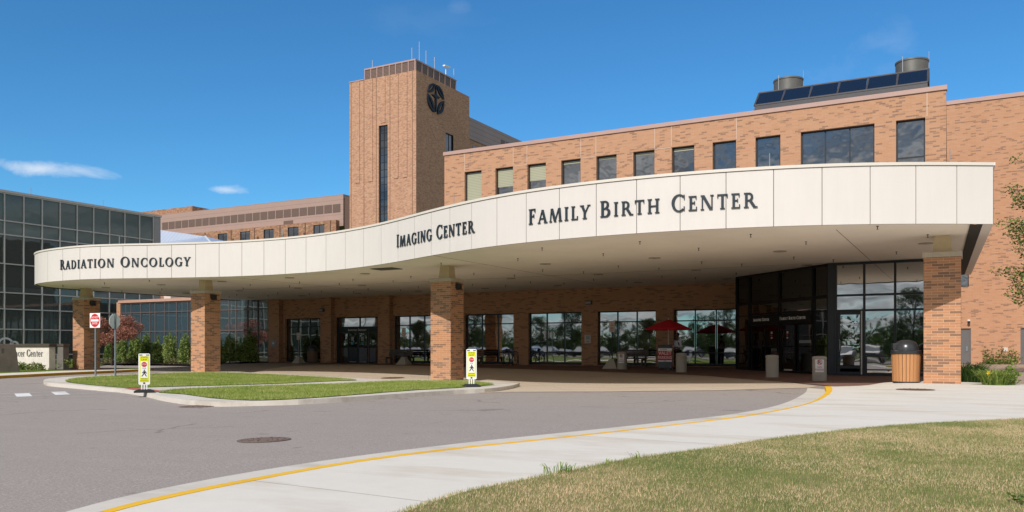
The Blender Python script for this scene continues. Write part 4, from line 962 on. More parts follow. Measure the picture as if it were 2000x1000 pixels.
def text_part(name, body, size, mat, parent, loc, rz=0., ext=.004, sx=1., align='CENTER', tilt=PI/2):
    cu = bpy.data.curves.new(name, 'FONT'); cu.body = body; cu.size = size; cu.align_x = align; cu.align_y = 'CENTER'; cu.extrude = ext; cu.resolution_u = 3
    o = bpy.data.objects.new(name+'_src', cu); COL.objects.link(o)
    me = bpy.data.meshes.new_from_object(o); bpy.data.objects.remove(o); me.name = name
    me.materials.clear(); me.materials.append(mat)
    q = bpy.data.objects.new(name, me); COL.objects.link(q); q.parent = parent; q.location = loc; q.rotation_euler = (tilt, 0, rz); q.scale = (sx, 1, 1)
    return q

# ------------------------------------------------------------------ the canopy
fp = [list(p) for p in FASCIA[1:]]
for _ in range(3):
    fp = [fp[0]]+[[.25*fp[i-1][a]+.5*fp[i][a]+.25*fp[i+1][a] for a in (0, 1)] for i in range(1, len(fp)-1)]+[fp[-1]]
fp = [(-47.3, 44.5), (-47.3, 42), (-47.3, 39.5), (-47.3, 37), (-47.3, 34.6), (-47.3, 32.4), (-47.08, 30.3), (-46.45, 28.95), (-45.5, 27.98), (-44.2, 27.32)]+[tuple(p) for p in fp]
SUB = 5
path = smooth(fp, SUB)
NP = len(path)
tang = []
for i in range(NP):
    a, b = path[max(0, i-1)], path[min(NP-1, i+1)]; tang.append(Vector((b[0]-a[0], b[1]-a[1])).normalized())
arcl = [0.]
for a, b in zip(path[:-1], path[1:]): arcl.append(arcl[-1]+math.dist(a, b))
def at_s(s):
    s = max(0, min(arcl[-1]-1e-6, s)); i = max(j for j in range(NP) if arcl[j] <= s); i = min(i, NP-2)
    f = (s-arcl[i])/(arcl[i+1]-arcl[i]); t = tang[i].lerp(tang[i+1], f).normalized()
    return (path[i][0]+(path[i+1][0]-path[i][0])*f, path[i][1]+(path[i+1][1]-path[i][1])*f), t
def s_of_x(x):
    i = next(j for j in range(30, NP-1) if path[j+1][0] >= x); f = (x-path[i][0])/(path[i+1][0]-path[i][0]); return arcl[i]+f*(arcl[i+1]-arcl[i])
def off(i, d): return (path[i][0]+tang[i].y*d, path[i][1]-tang[i].x*d)      # d > 0 is outward
ZB, ZS, ZT_ = 4.70, 4.74, 6.345
CO = (-22., 34., 4.7)
can = thing('entrance_canopy', 'long cream canopy with an S-curved panelled front lettered with three department names', 'canopy', CO)
for p in range(len(fp)-1):
    m = M(CO); i0, i1 = p*SUB, (p+1)*SUB
    pts = []
    for i in range(i0, i1+1):
        x, y = path[i]
        if i == i0: x += tang[i].x*.011; y += tang[i].y*.011
        if i == i1: x -= tang[i].x*.011; y -= tang[i].y*.011
        pts.append((x, y, tang[i]))
    for (x, y, t), (x2, y2, t2) in zip(pts[:-1], pts[1:]):
        m.quad((x, y, ZB), (x2, y2, ZB), (x2, y2, ZT_-.012), (x, y, ZT_-.012))
        a = (x-t.y*.03, y+t.x*.03); b = (x2-t2.y*.03, y2+t2.x*.03)
        m.quad((*a, ZB), (*b, ZB), (x2, y2, ZB), (x, y, ZB)); m.quad((x, y, ZT_-.012), (x2, y2, ZT_-.012), (*b, ZT_-.012), (*a, ZT_-.012))
    for (x, y, t), fl in ((pts[0], 1), (pts[-1], 0)):
        a = (x-t.y*.03, y+t.x*.03)
        q = [(*a, ZB), (x, y, ZB), (x, y, ZT_-.012), (*a, ZT_-.012)]; m.quad(*(q if fl else q[::-1]))
    m.build('fascia_panel', FASCIA_M, can)
m = M(CO)
for i in range(NP-1):
    a, b = off(i, -.025), off(i+1, -.025); c, d = off(i, -.10), off(i+1, -.10)
    m.quad((*a, ZB+.004), (*b, ZB+.004), (*b, ZT_), (*a, ZT_), 1); m.quad((*c, ZB+.005), (*d, ZB+.005), (*b, ZB+.005), (*a, ZB+.005)); m.quad((*d, ZB+.005), (*c, ZB+.005), (*c, ZS), (*d, ZS))
e0, e1 = path[-1], (.12, 45.3)
m.quad((e0[0]-.26, e0[1]+.06, ZB+.006), (e0[0]-.58, e0[1]-.13, ZB+.006), (e1[0]-.58, e1[1], ZB+.006), (e1[0]-.26, e1[1], ZB+.006))
m.build('reveal', [DARKGAP, JOINT], can)
m = M(CO)   # short end return on the right and its underside
m.quad((*e0, ZB), (*e1, ZB), (*e1, ZT_), (*e0, ZT_)); m.quad((e0[0], e0[1], ZB), (e0[0]-.26, e0[1]-.15, ZB), (e1[0]-.26, e1[1], ZB), (*e1, ZB)); m.build('end_fascia', FASCIA_M, can)
m = M(CO)
for i in range(NP-1):
    a, b, c, d = off(i, .035), off(i+1, .035), off(i, -.3), off(i+1, -.3)
    m.quad((*a, ZT_), (*b, ZT_), (*b, 6.43), (*a, 6.43)); m.quad((*a, 6.43), (*b, 6.43), (*d, 6.432), (*c, 6.432)); m.quad((*c, ZT_+.001), (*d, ZT_+.001), (*b, ZT_+.001), (*a, ZT_+.001))
q = off(NP-1, .035)
m.quad((q[0]+.03, q[1], ZT_), (e1[0]+.03, e1[1], ZT_), (e1[0]+.03, e1[1], 6.43), (q[0]+.03, q[1], 6.43)); m.quad((*q, ZT_), (q[0]+.03, q[1], ZT_), (q[0]+.03, q[1], 6.43), (*q, 6.43))
m.build('coping', plain('canopy_coping', (.68, .63, .56), .45, var=.03), can)
def flat(name, poly, z, mat, up):
    if area2(poly) < 0: poly = poly[::-1]
    n = len(poly); vs, _, fs, *_ = delaunay_2d_cdt([Vector(p) for p in poly], [(i, (i+1) % n) for i in range(n)], [], 1, 1e-5)
    m = M(CO); F_ = []
    for f in fs:
        a, b, c = (vs[j] for j in f[:3]); ccw = (b.x-a.x)*(c.y-a.y)-(b.y-a.y)*(c.x-a.x) > 0
        F_.append(tuple(f) if ccw == up else tuple(f)[::-1])
    m.add([(v.x, v.y, z) for v in vs], F_); return m.build(name, mat, can)
sof = [off(i, -.10) for i in range(0, NP-1, 2)]+[(e0[0]-.57, e0[1]-.1), (e1[0]-.57, 45.38), (-44.91, 45.38), (-44.91, 44.9)]
sf = flat('soffit', sof, ZS, SOFFIT_M, False)
flat('roof_deck', [off(i, -.31) for i in range(0, NP, 2)]+[(e1[0]-.1, 45.3), (-44.91, 45.3), (-44.91, 44.5)], 6.2, MATS['roof_membrane'], True)
def in_can(x, y): return inside((x, y), sof)
m = M(CO)
for x in (-3.45, -17.9, -32.3): m.box(x-.008, x+.008, 26.5 if x > -20 else 30, 45.3, ZS-.006, ZS-.001)
for x0, x1, y in ((-46.5, -.9, 36.6),): m.box(x0, x1, y-.008, y+.008, ZS-.012, ZS-.0065)
m.build('soffit_joint', plain('joint_line', (.20, .165, .13), .9), can)  # dark joint lines as thin strips under the soffit
for y in (31.4, 37.1, 42.6):
    for k in range(10):
        x = -1.25-4.77*k
        if not in_can(x, y+.3) or not in_can(x, y-.4): continue
        m = M(CO); m.lathe([(.20, ZS-.03), (.24, ZS-.012), (.24, ZS-.001)], x, y, 20); m.lathe([(.01, ZS-.028), (.17, ZS-.034), (.195, ZS-.031)], x, y, 20, 1, caps=False)
        m.build('ceiling_light', [CEIL_RING, CEIL_LIGHT], can)
for y in (26.3, 29.0, 33.6, 35.4, 39.4, 41.0):
    for k in range(13):
        x = -2.3-3.62*k+(1.2 if y in (29.0, 35.4, 41.0) else 0)
        if not in_can(x, y+.3) or not in_can(x, y-.6): continue
        m = M(CO); m.cyl(x, y, ZS-.02, ZS-.001, .035, n=8); m.cyl(x, y, ZS-.09, ZS-.0205, .012, n=6); m.cyl(x, y, ZS-.1, ZS-.09, .03, n=8); m.build('sprinkler_head', BLACKPL, can)
m = M(CO); m.box(-23.3, -22.1, 29.5, 30.3, ZS-.03, ZS-.0125); m.build('vent_grille', plain('grille', (.10, .09, .075), .7), can)
def fr_curve(s0):
    def f(u, v, w):
        p, t = at_s(s0+u); return (p[0]+t.y*w, p[1]-t.x*w, 5.27+v)
    return f
for body, xa, xb, cap, sm in (('RADIATION ONCOLOGY', -41.35, -33.72, .505, .86), ('IMAGING CENTER', -20.25, -15.22, .505, .85), ('FAMILY BIRTH CENTER', -12.72, -5.36, .50, .86)):
    sa, sb = s_of_x(xa), s_of_x(xb)
    put_serif(CO, body, sm, sb-sa, cap, fr_curve(sa), .008, .045, LETTER, can, track=.13, space=.5)
for x in (-5.0, -10.9, -28.6, -.35, -16.65, -37.5):
    s_ = s_of_x(x); p, t = at_s(s_); q = (p[0]-t.y*.2, p[1]+t.x*.2); m = M(CO); m.tube([(*q, 6.4), (*q, 6.85)], .014, 6); m.build('lightning_rod', GALV, can)
# columns
for x0, y0, lab in ((-46.37, 30.8, 'brick column at the far left end of the canopy behind the do not enter sign'), (-35.43, 30.05, 'brick column rising from the far lawn panel, second from the left'),
                    (-20.27, 29.8, 'brick column standing in the near lawn panel, mid canopy'), (-1.22, 29.1, 'large brick column at the right end of the canopy beside the wooden bin')):
    zb = g(x0+.5, y0+.5); t = thing('canopy_column', lab, 'column', (x0+.5, y0+.5, zb), group='brick columns under the canopy'); w = 1.03
    m = M(t.location); m.box(x0, x0+w, y0, y0+w, zb-.2, 4.03); m.build('shaft', BRICK_COL, t, bevel=.008)
    m = M(t.location); m.box(x0-.04, x0+w+.04, y0-.04, y0+w+.04, 4.03, 4.19); m.build('cap', CAP_M, t, bevel=.012)
    m = M(t.location); cx, cy = x0+w/2, y0+w/2; a, b = .27, .215
    m.add([(cx-a, cy-a, 4.19), (cx+a, cy-a, 4.19), (cx+a, cy+a, 4.19), (cx-a, cy+a, 4.19), (cx-b, cy-b, 4.745), (cx+b, cy-b, 4.745), (cx+b, cy+b, 4.745), (cx-b, cy+b, 4.745)], [(0, 1, 5, 4), (1, 2, 6, 5), (2, 3, 7, 6), (3, 0, 4, 7)]); m.build('pedestal', PEDESTAL_M, t)
    if x0 < -2:
        m = M(t.location); xx = x0+w; m.box(xx+.002, xx+.14, cy-.16, cy+.16, 3.76, 3.98); m.box(xx+.02, xx+.2, cy-.13, cy+.13, 3.70, 3.76); m.build('floodlight', BLACKPL, t, bevel=.01)

# header lettering on the doors
put_serif(BO, 'RADIATION ONCOLOGY', .8, 1.62, .15, lambda u, v, w: (-37.88+u, 45.53-w, 2.39+v), .002, .012, WHITE, fr, track=.14, space=.9)
put_serif(VO, 'IMAGING CENTER', .8, 1.28, .145, lambda u, v, w: fd(1.62+u, .12+w, 2.47+v), .002, .012, WHITE, hd, track=.13)
put_serif(VO, 'FAMILY BIRTH CENTER', .8, 1.86, .145, lambda u, v, w: fd(3.72+u, .12+w, 2.47+v), .002, .012, WHITE, hd, track=.13)

# ------------------------------------------------------------------ things on the ground
Z = lambda x, y, o=0.: g(x, y)+o
def walker(m, fr, s, w0, w1):
    """pedestrian symbol, height about 1 unit"""
    P = lambda L: [(a*s, b*s) for a, b in L]
    for k, poly in enumerate(([(.05*math.cos(a)*1.9, .90+.095*math.sin(a)) for a in [2*PI*q/12 for q in range(12)]],
                 [(-.13, .42), (.12, .42), (.17, .76), (-.10, .78)],
                 [(-.13, .45), (.02, .45), (-.10, .22), (-.30, 0), (-.40, .03), (-.24, .25)],
                 [(0, .45), (.12, .45), (.22, .22), (.34, .02), (.24, -.02), (.08, .22)],
                 [(-.10, .77), (-.04, .70), (-.24, .48), (-.36, .50)],
                 [(.10, .76), (.17, .74), (.27, .58), (.36, .44), (.28, .40), (.12, .6)])):
        if area2(P(poly)) < 0: poly = poly[::-1]
        m.slab(P(poly), fr, w0, w1+k*.0003)
def crossing_sign(loc, rz, lab, sc=1., first=None):
    if first: return dup(first, loc, rz, lab, sc)
    t = thing('crossing_sign', lab, 'road sign', loc, rz, 'in-street crosswalk signs')
    m = M(); b = [(-.30, 0), (.30, 0), (.30, .05), (.18, .10), (-.18, .10), (-.30, .05)]
    m.slab(b, lambda u, v, w: (u, -w, v), -.18, .18); m.build('base', RUBBER, t, bevel=.01)
    m = M()
    def rr(w, h0, h1, r=.03): return [(-w+r, h0), (w-r, h0), (w, h0+r), (w, h1-r), (w-r, h1), (-w+r, h1), (-w, h1-r), (-w, h0+r)]
    m.slab(rr(.17, .25, 1.25), lambda u, v, w: (u, -w, v), -.02, .02)
    for x in (-.075, 0, .075): m.box(x-.018, x+.018, -.018, .018, .09, .25)
    for x in (-.1, .1): m.box(x-.045, x+.045, -.0225, -.0205, 1.185, 1.215, 1)
    m.box(-.03, .03, -.0224, -.0205, .275, .325, 1)
    m.build('frame', [WHITE, BLACKPL], t)
    m = M(); m.box(-.135, .135, -.026, -.0208, .34, 1.165); p = m.build('panel', LIME, t)
    m = M(); m.box(-.105, .105, -.0295, -.0262, .47, 1.0); m.build('white_field', WHITE, p)
    m = M(); m.slab([(.085*math.cos(PI/8+k*PI/4), .90+.085*math.sin(PI/8+k*PI/4)) for k in range(8)], lambda u, v, w: (u, -w, v), .0297, .032); m.build('stop_octagon', RED, p)
    text_part('lettering', 'STOP', .068, WHITE, p, (0, -.0335, .90), 0, .001, .82)
    text_part('lettering', 'STATE', .075, BLACK, p, (0, -.0275, 1.125), 0, .001, .95); text_part('lettering', 'LAW', .075, BLACK, p, (0, -.0275, 1.05), 0, .001, 1.)
    text_part('lettering', 'FOR', .055, BLACK, p, (0, -.0305, .775), 0, .001)
    text_part('lettering', 'WITHIN', .055, BLACK, p, (0, -.0275, .435), 0, .001, .95); text_part('lettering', 'CROSSWALK', .050, BLACK, p, (0, -.0275, .375), 0, .001, .82)
    m = M(); walker(m, lambda u, v, w: (u+.005, -w, .515+v), .22, .0297, .0315); m.build('pedestrian_symbol', BLACK, p)
    return t
s1 = crossing_sign((-22.23, 17.1, Z(-22.23, 17.1, .136)), math.radians(50), 'lime and white crosswalk sign at the left corner of the drive island', .95)
s1.scale = (.96,)*3
crossing_sign((-14.68, 24.02, Z(-14.68, 24.02, .136)), math.radians(36), 'lime and white crosswalk sign on the kerb tip right of the mid column', 1.02, s1)

# do-not-enter sign and the stop sign seen from behind
P0 = (-33.56, 23.33); zb = Z(*P0, .13)
t = thing('do_not_enter_sign', 'red and white do not enter sign on a thin steel post', 'road sign', (*P0, zb), math.radians(4))
m = M(); m.box(-.03, .03, .0, .05, -.1, 2.75); m.build('post', POSTBLUE, t)
m = M(); m.box(-.32, .32, -.012, -.002, 2.14, 2.78); p = m.build('panel', WHITE, t, bevel=.004)
m = M(); m.slab([(.29*math.cos(k*PI/16), 2.46+.29*math.sin(k*PI/16)) for k in range(32)], lambda u, v, w: (u, -w, v), .013, .016); m.build('disc', RED, p)
m = M(); m.box(-.24, .24, -.0195, -.0165, 2.415, 2.505); m.build('bar', WHITE, p)
text_part('lettering', 'DO NOT', .135, WHITE, p, (0, -.0175, 2.59), 0, .001, .85); text_part('lettering', 'ENTER', .135, WHITE, p, (0, -.0175, 2.33), 0, .001, .85)
P1 = (-32.77, 23.72); zb = Z(*P1, .13)
t = thing('stop_sign', 'plain grey back of an octagonal stop sign on a post', 'road sign', (*P1, zb), math.radians(104))
m = M(); m.box(-.03, .03, -.055, -.005, -.1, 2.76); m.build('post', POSTBLUE, t)
m = M(); m.slab([(.355*math.cos(PI/8+k*PI/4), 2.43+.345*math.sin(PI/8+k*PI/4)) for k in range(8)], lambda u, v, w: (u, -w, v), -.008, .003); p = m.build('plate', SILVER_BACK, t)
m = M(); m.slab([(.34*math.cos(PI/8+k*PI/4), 2.43+.33*math.sin(PI/8+k*PI/4)) for k in range(8)], lambda u, v, w: (-u, w, v), .0085, .0095); m.build('face', RED, p)

# parking signs in concrete pyramids
def pyramid_sign(x, y, lab, sc, rz=0., post=None):
    t = thing('parking_sign', lab, 'sign', (x, y, Z(x, y, .022)), rz, 'small signs in concrete pyramid bases'); t.scale = (sc,)*3
    m = M(); a, b = .40, .12; m.add([(-a, -a, 0), (a, -a, 0), (a, a, 0), (-a, a, 0), (-b, -b, .5), (b, -b, .5), (b, b, .5), (-b, b, .5)], [(0, 1, 5, 4), (1, 2, 6, 5), (2, 3, 7, 6), (3, 0, 4, 7), (4, 5, 6, 7)]); m.build('base', CONC_B, t, bevel=.015)
    m = M(); m.cyl(0, 0, .48, 2.42, .028, n=10); m.build('post', post or GALV, t)
    m = M(); m.box(-.155, .155, -.045, -.03, 1.87, 2.43); p = m.build('panel', OFFWHITE, t)
    m = M(); fr_ = lambda u, v, w: (u, -w, v)
    for q in arc(0, 2.34, .055, .055, .014, .014, 0, 360, 14): m.slab(q, fr_, .0455, .048)
    for z, w in ((2.24, .09), (2.19, .11), (2.09, .08), (2.04, .10), (1.97, .11), (1.92, .07)): m.box(-w, w, -.048, -.0455, z-.012, z+.012)
    m.build('legend', INKRED, p)
pyramid_sign(-40.37, 43.3, 'small notice on a pale post in a concrete base, left of the bin', .86)
pyramid_sign(-31.08, 42.75, 'small notice on a dark post in a concrete base before the left bench', .95, post=FRAME)
pyramid_sign(-16.4, 41.0, 'small notice in a broad concrete base next to the no parking bollard', 1.03, post=FRAME)

# concrete bollards
def bollard(x, y, lab, sign, text=True, o=.022):
    t = thing('bollard', lab, 'bollard', (x, y, Z(x, y, o)), math.radians(24), 'round concrete bollards')
    m = M(); r = .255; m.lathe([(r, -.05), (r, .74), (r-.012, .755), (r-.012, .775), (r+.008, .785), (r+.008, .84), (r-.015, .885), (r-.07, .905), (.01, .912)], n=28); m.build('body', CONC_B, t, True, angle=30)
    if sign:
        m = M(); R2 = r+.006
        def fc(u, v, w): a = u/R2-.25; return ((R2+w)*math.sin(a), -(R2+w)*math.cos(a), v)
        N_ = 8; L = [(-.16+.32*k/N_) for k in range(N_+1)]
        m.add([fc(u, .32, 0) for u in L]+[fc(u, .80, 0) for u in L], [(k, k+1, N_+2+k, N_+1+k) for k in range(N_)]); p = m.build('plate', WHITE, t)
        m = M()
        for q in arc(0, .685, .095, .095, .02, .02, 0, 360, 20): m.slab(q, fc, .001, .003)
        for k in range(6):
            a, b = -.07+.14*k/6, -.07+.14*(k+1)/6; m.slab([(a, .685-a*.9-.012), (b, .685-b*.9-.012), (b, .685-b*.9+.012), (a, .685-a*.9+.012)], fc, .0035, .0045)
        m.build('prohibition_ring', RED, p)
        m = M()
        for q in [R_(-.045, -.02, .63, .745)]+arc(-.02, .712, .055, .035, .022, .02, -90, 90, 6)+[dg(.02, .63, -.02, .685, .026)]: m.slab(q if area2(q) > 0 else q[::-1], fc, .001, .0025)
        m.build('letter_p', BLACK, p)
        for body, z, k in (('NO', .50, .9), ('PARKING', .405, .72)):
            cu = text_part('lettering', body, .105, INKRED, p, (0, 0, 0), 0, .0008, 1.)
            for v in cu.data.vertices: v.co = Vector(fc(v.co.x*k, z+v.co.y, .002+v.co.z))
            cu.rotation_euler = (0, 0, 0)
bollard(-15.75, 40.75, 'concrete bollard with no parking plate beside the pyramid sign base', True)
bollard(-11.98, 38.74, 'plain concrete bollard just right of the valet stand', False)
bollard(-7.04, 35.12, 'plain concrete bollard in front of the sliding entrance doors', False)
bollard(-4.82, 32.54, 'concrete bollard with no parking plate in front of the vestibule corner post', True)

# bins with wooden slats and domed lids
def bin_(x, y, z, lab, sc, mat, rz=0.):
    t = thing('litter_bin', lab, 'bin', (x, y, z), rz, 'domed slatted litter bins'); t.scale = (sc,)*3
    m = M(); m.cyl(0, 0, .03, .86, .335, n=24); m.cyl(0, 0, 0, .03, .36, n=24); m.build('liner', BLACKPL, t)
    for k in range(24):
        a = 2*PI*k/24; r0, r1 = .352, .385; w = .0415
        c_, s_ = math.cos(a), math.sin(a)
        def P_(r, tt, z): return (r*c_-tt*s_, r*s_+tt*c_, z)
        m = M(); vs = [P_(r0, -w, .04), P_(r0, w, .04), P_(r0+.022, w, .04), P_(r0+.022, -w, .04), P_(r1, -w*1.07, .87), P_(r1, w*1.07, .87), P_(r1+.022, w*1.07, .87), P_(r1+.022, -w*1.07, .87)]
        m.add(vs, [(0, 1, 2, 3), (7, 6, 5, 4), (0, 4, 5, 1), (1, 5, 6, 2), (2, 6, 7, 3), (3, 7, 4, 0)]); m.build('slat', mat, t)
    m = M(); m.lathe([(.40, .87), (.43, .875), (.43, .965), (.405, .98), (.36, .985)], n=32); m.lathe([(.355, .985), (.35, 1.05), (.325, 1.14), (.275, 1.22), (.20, 1.27), (.10, 1.295), (.005, 1.3)], n=32, caps=False)
    m.box(-.22, .22, -.405, -.22, .99, 1.2) if False else None
    l = m.build('lid', BLACKPL, t, True, angle=35)
    m = M(); m.slab([(-.17, .99), (.17, .99), (.17, 1.19), (-.17, 1.19)], lambda u, v, w: (-w, u, v), .2, .385); m.build('flap_housing', BLACKPL, l, bevel=.015)
bin_(-1.74, 29.42, Z(-1.74, 29.42, .12), 'brown slatted bin with black dome lid beside the right brick column', 1.05, WOOD, math.radians(12))
bin_(-40.25, 44.55, Z(-40.25, 44.5, .022), 'dull slatted bin with black dome lid against the shaded brick pier', .93, WOOD_DK, math.radians(60))

# benches
def bench(x, y, lab, mat, rz=0.):
    t = thing('bench', lab, 'bench', (x, y, Z(x, y, .022)), rz, 'slatted benches along the wall'); L = .95
    for k in range(4):
        m = M(); yy = -.26+k*.125; m.box(-L, L, yy, yy+.1, .42, .46); m.build('seat_slat', mat, t, bevel=.006)
    for k in range(3):
        m = M(); z = .55+k*.14; yo = .27+.035*k
        m.add([(-L, yo, z), (L, yo, z), (L, yo+.035, z-.005), (-L, yo+.035, z-.005), (-L, yo+.03, z+.115), (L, yo+.03, z+.115), (L, yo+.065, z+.11), (-L, yo+.065, z+.11)], [(0, 3, 2, 1), (4, 5, 6, 7), (0, 1, 5, 4), (1, 2, 6, 5), (2, 3, 7, 6), (3, 0, 4, 7)]); m.build('back_slat', mat, t, bevel=.006)
    for sx in (-.78, .78):
        m = M(); m.box(sx-.05, sx+.05, -.25, -.15, 0, .418); m.build('leg', mat, t)
        m = M(); m.bar((sx, .33, 0), (sx, .30, .42), .1, .1); m.bar((sx, .33, .42), (sx, .44, .95), .1, .06); m.box(sx-.045, sx+.045, -.149, .25, .34, .418); m.build('leg', mat, t)
bench(-32.7, 44.3, 'grey slatted bench under the window left of the mid column', BENCH_M)
bench(-27.3, 44.3, 'brown slatted bench partly hidden behind the mid brick column', BENCH_W)
bench(-16.55, 44.05, 'grey slatted bench behind the no parking bollard and pyramid sign', BENCH_M)

# bicycle and rack
BX_, BY_ = -24.02, 43.85; zb = Z(BX_, BY_, .022)
t = thing('bicycle', 'dark bicycle parked at the rack by the wall', 'bicycle', (BX_, BY_, zb), math.radians(90))
for x in (-.52, .52):
    m = M(); m.tube([(x+.335*math.cos(a), 0, .35+.335*math.sin(a)) for a in [2*PI*k/28 for k in range(28)]], .021, 8, closed=True); wl = m.build('wheel', TYRE, t, True)
    m = M()
    for k in range(14): a = 2*PI*k/14; m.bar((x+.03*math.cos(a), .02*(-1)**k, .35+.03*math.sin(a)), (x+.32*math.cos(a), 0, .35+.32*math.sin(a)), .004, .004)
    m.tube([(x, -.05, .35), (x, .05, .35)], .025, 8); m.build('spokes', GALV, wl)
m = M()
J = dict(bb=(-.05, 0, .29), seat=(-.22, 0, .80), head=(.36, 0, .82), hb=(.39, 0, .70), rear=(-.52, 0, .35), front=(.52, 0, .35))
m.tube([J['bb'], J['seat']], .017); m.tube([J['seat'], J['head']], .017); m.tube([J['bb'], J['hb']], .02); m.tube([J['head'], J['hb'], (.45, 0, .5), J['front']], .016)
for s_ in (-.04, .04): m.tube([(J['rear'][0], s_, .35), (J['bb'][0], s_, .29)], .010); m.tube([(J['rear'][0], s_, .35), (-.21, 0, .74)], .009)
m.build('frame', BLACKPL, t, True)
m = M(); m.tube([(.35, 0, .82), (.34, 0, .95), (.40, 0, 1.0)], .014); m.tube([(.36, -.3, 1.02), (.40, -.12, 1.0), (.40, .12, 1.0), (.36, .3, 1.02)], .014); m.build('handlebar', BLACKPL, t, True)
m = M(); m.tube([(-.22, 0, .8), (-.245, 0, .93)], .013); m.ell((-.26, 0, .95), (.14, .07, .03)); m.build('saddle', BLACKPL, t, True)
m = M(); m.cyl(0, 0, -.01, .01, .09, n=18); m.bar((0, 0, .02), (.12, 0, .02), .02, .015); m.bar((0, 0, -.02), (-.12, 0, -.02), .02, .015); m.box(.09, .15, .0, .09, .01, .03); m.box(-.15, -.09, -.09, 0, -.03, -.01); c_ = m.build('crank', GALV, t); c_.location = J['bb']; c_.rotation_euler = (PI/2, .5, 0)
m = M(); m.ell((-.36, .1, .88), (.17, .09, .13)); m.build('pannier_bag', BLACKPL, t, True)
t = thing('bike_rack', 'two dark steel hoops of a bicycle rack beside the wall', 'bike rack', (BX_, BY_, zb))
for x in (-.33, .3):
    m = M(); m.tube([(x, -.35, -.05), (x, -.35, .55)]+[(x, -.35*math.cos(a), .55+.3*math.sin(a)) for a in [PI*k/10 for k in range(1, 10)]]+[(x, .35, .55), (x, .35, -.05)], .025, 8); m.build('hoop', FRAME, t, True)

# valet stand, umbrella, attendant
VX, VY = -13.42, 40.7; zb = Z(VX, VY, .022); rz = math.radians(16)
t = thing('valet_stand', 'grey valet stand with red and white sign under an umbrella', 'valet stand', (VX, VY, zb), rz)
m = M(); m.slab([(-.28, .06), (.28, .06), (.30, 1.13), (.22, 1.26), (-.30, 1.13)], lambda u, v, w: (w, -u, v), -.35, .35); m.build('cabinet', CARTGREY, t, bevel=.02)
for x in (-.27, .27):
    for y in (-.2, .2): m = M(); m.tube([(x-.02, y, .05), (x+.02, y, .05)], .05, 12); m.build('castor', RUBBER, t)
m = M(); m.box(-.34, .34, -.318, -.306, .40, 1.07, 0); p = m.build('poster', WHITE, t)
m = M(); m.box(-.34, .34, -.322, -.3185, .47, .95); m.build('red_field', RED, p)
text_part('lettering', 'VALET', .245, WHITE, p, (0, -.3235, .82), 0, .001, .92); text_part('lettering', 'PARKING', .21, WHITE, p, (0, -.3235, .60), 0, .001, .80)
m = M(); m.box(-.22, -.17, -.321, -.3185, .99, 1.03, 0); m.box(-.13, .1, -.321, -.3185, 1.0, 1.02, 1); m.box(-.06, .06, -.321, -.3185, .425, .445, 1); m.build('small_print', [RED, CARTGREY], p)
t = thing('umbrella', 'open red market umbrella shading the valet stand', 'umbrella', (VX+.05, VY+.36, zb), rz+.3)
m = M(); m.cyl(0, 0, .0, 2.45, .022, n=10); m.cyl(0, 0, 0, .06, .22, n=18); m.build('pole', OFFWHITE, t)
m = M(); n = 8; R0 = 1.22; ring = [(R0*math.cos(2*PI*k/n), R0*math.sin(2*PI*k/n), 2.05) for k in range(n)]; mid = [(R0*.5*math.cos(2*PI*k/n), R0*.5*math.sin(2*PI*k/n), 2.33) for k in range(n)]; inn = [(.12*math.cos(2*PI*k/n), .12*math.sin(2*PI*k/n), 2.5) for k in range(n)]
hang = [(a*1.005, b*1.005, c-.05) for a, b, c in ring]
m.add(hang+ring+mid+inn+[(0, 0, 2.53)], [(k+j*n, (k+1) % n+j*n, (k+1) % n+(j+1)*n, k+(j+1)*n) for j in range(3) for k in range(n)]+[(3*n+k, 3*n+(k+1) % n, 4*n) for k in range(n)]); cp = m.build('canopy', CANVAS_RED, t)
m = M(); [m.bar((0, 0, 2.05), tuple(v*.7 for v in ring[k][:2])+(2.2,), .015, .015) for k in range(n)]; m.build('rib', GALV, t)
m = M(); m.ell((0, 0, 2.56), (.03, .03, .05)); m.build('finial', OFFWHITE, t)

def skin_mesh(name, verts, edges, mat, parent, root=0, sub=2):
    me = bpy.data.meshes.new(name); me.from_pydata([v[:3] for v in verts], edges, []); o = bpy.data.objects.new(name, me); COL.objects.link(o)
    sm = o.modifiers.new('s', 'SKIN'); sm.use_smooth_shade = True
    for i, v in enumerate(verts):
        sv = me.skin_vertices[0].data[i]; r = v[3]; sv.radius = (r, r) if not isinstance(r, tuple) else r; sv.use_root = (i == root)
    b = o.modifiers.new('d', 'SUBSURF'); b.levels = b.render_levels = sub
    bpy.context.view_layer.update()
    me2 = bpy.data.meshes.new_from_object(o.evaluated_get(bpy.context.evaluated_depsgraph_get())); bpy.data.objects.remove(o)
    me2.name = name; me2.materials.clear(); me2.materials.append(mat); me2.polygons.foreach_set('use_smooth', [True]*len(me2.polygons))
    q = bpy.data.objects.new(name, me2); COL.objects.link(q); q.parent = parent; return q
px, py = -12.98, 41.35
t = thing('person', 'person in white shirt and dark trousers standing behind the valet stand', 'person', (px, py, Z(px, py, .022)), math.radians(-35))
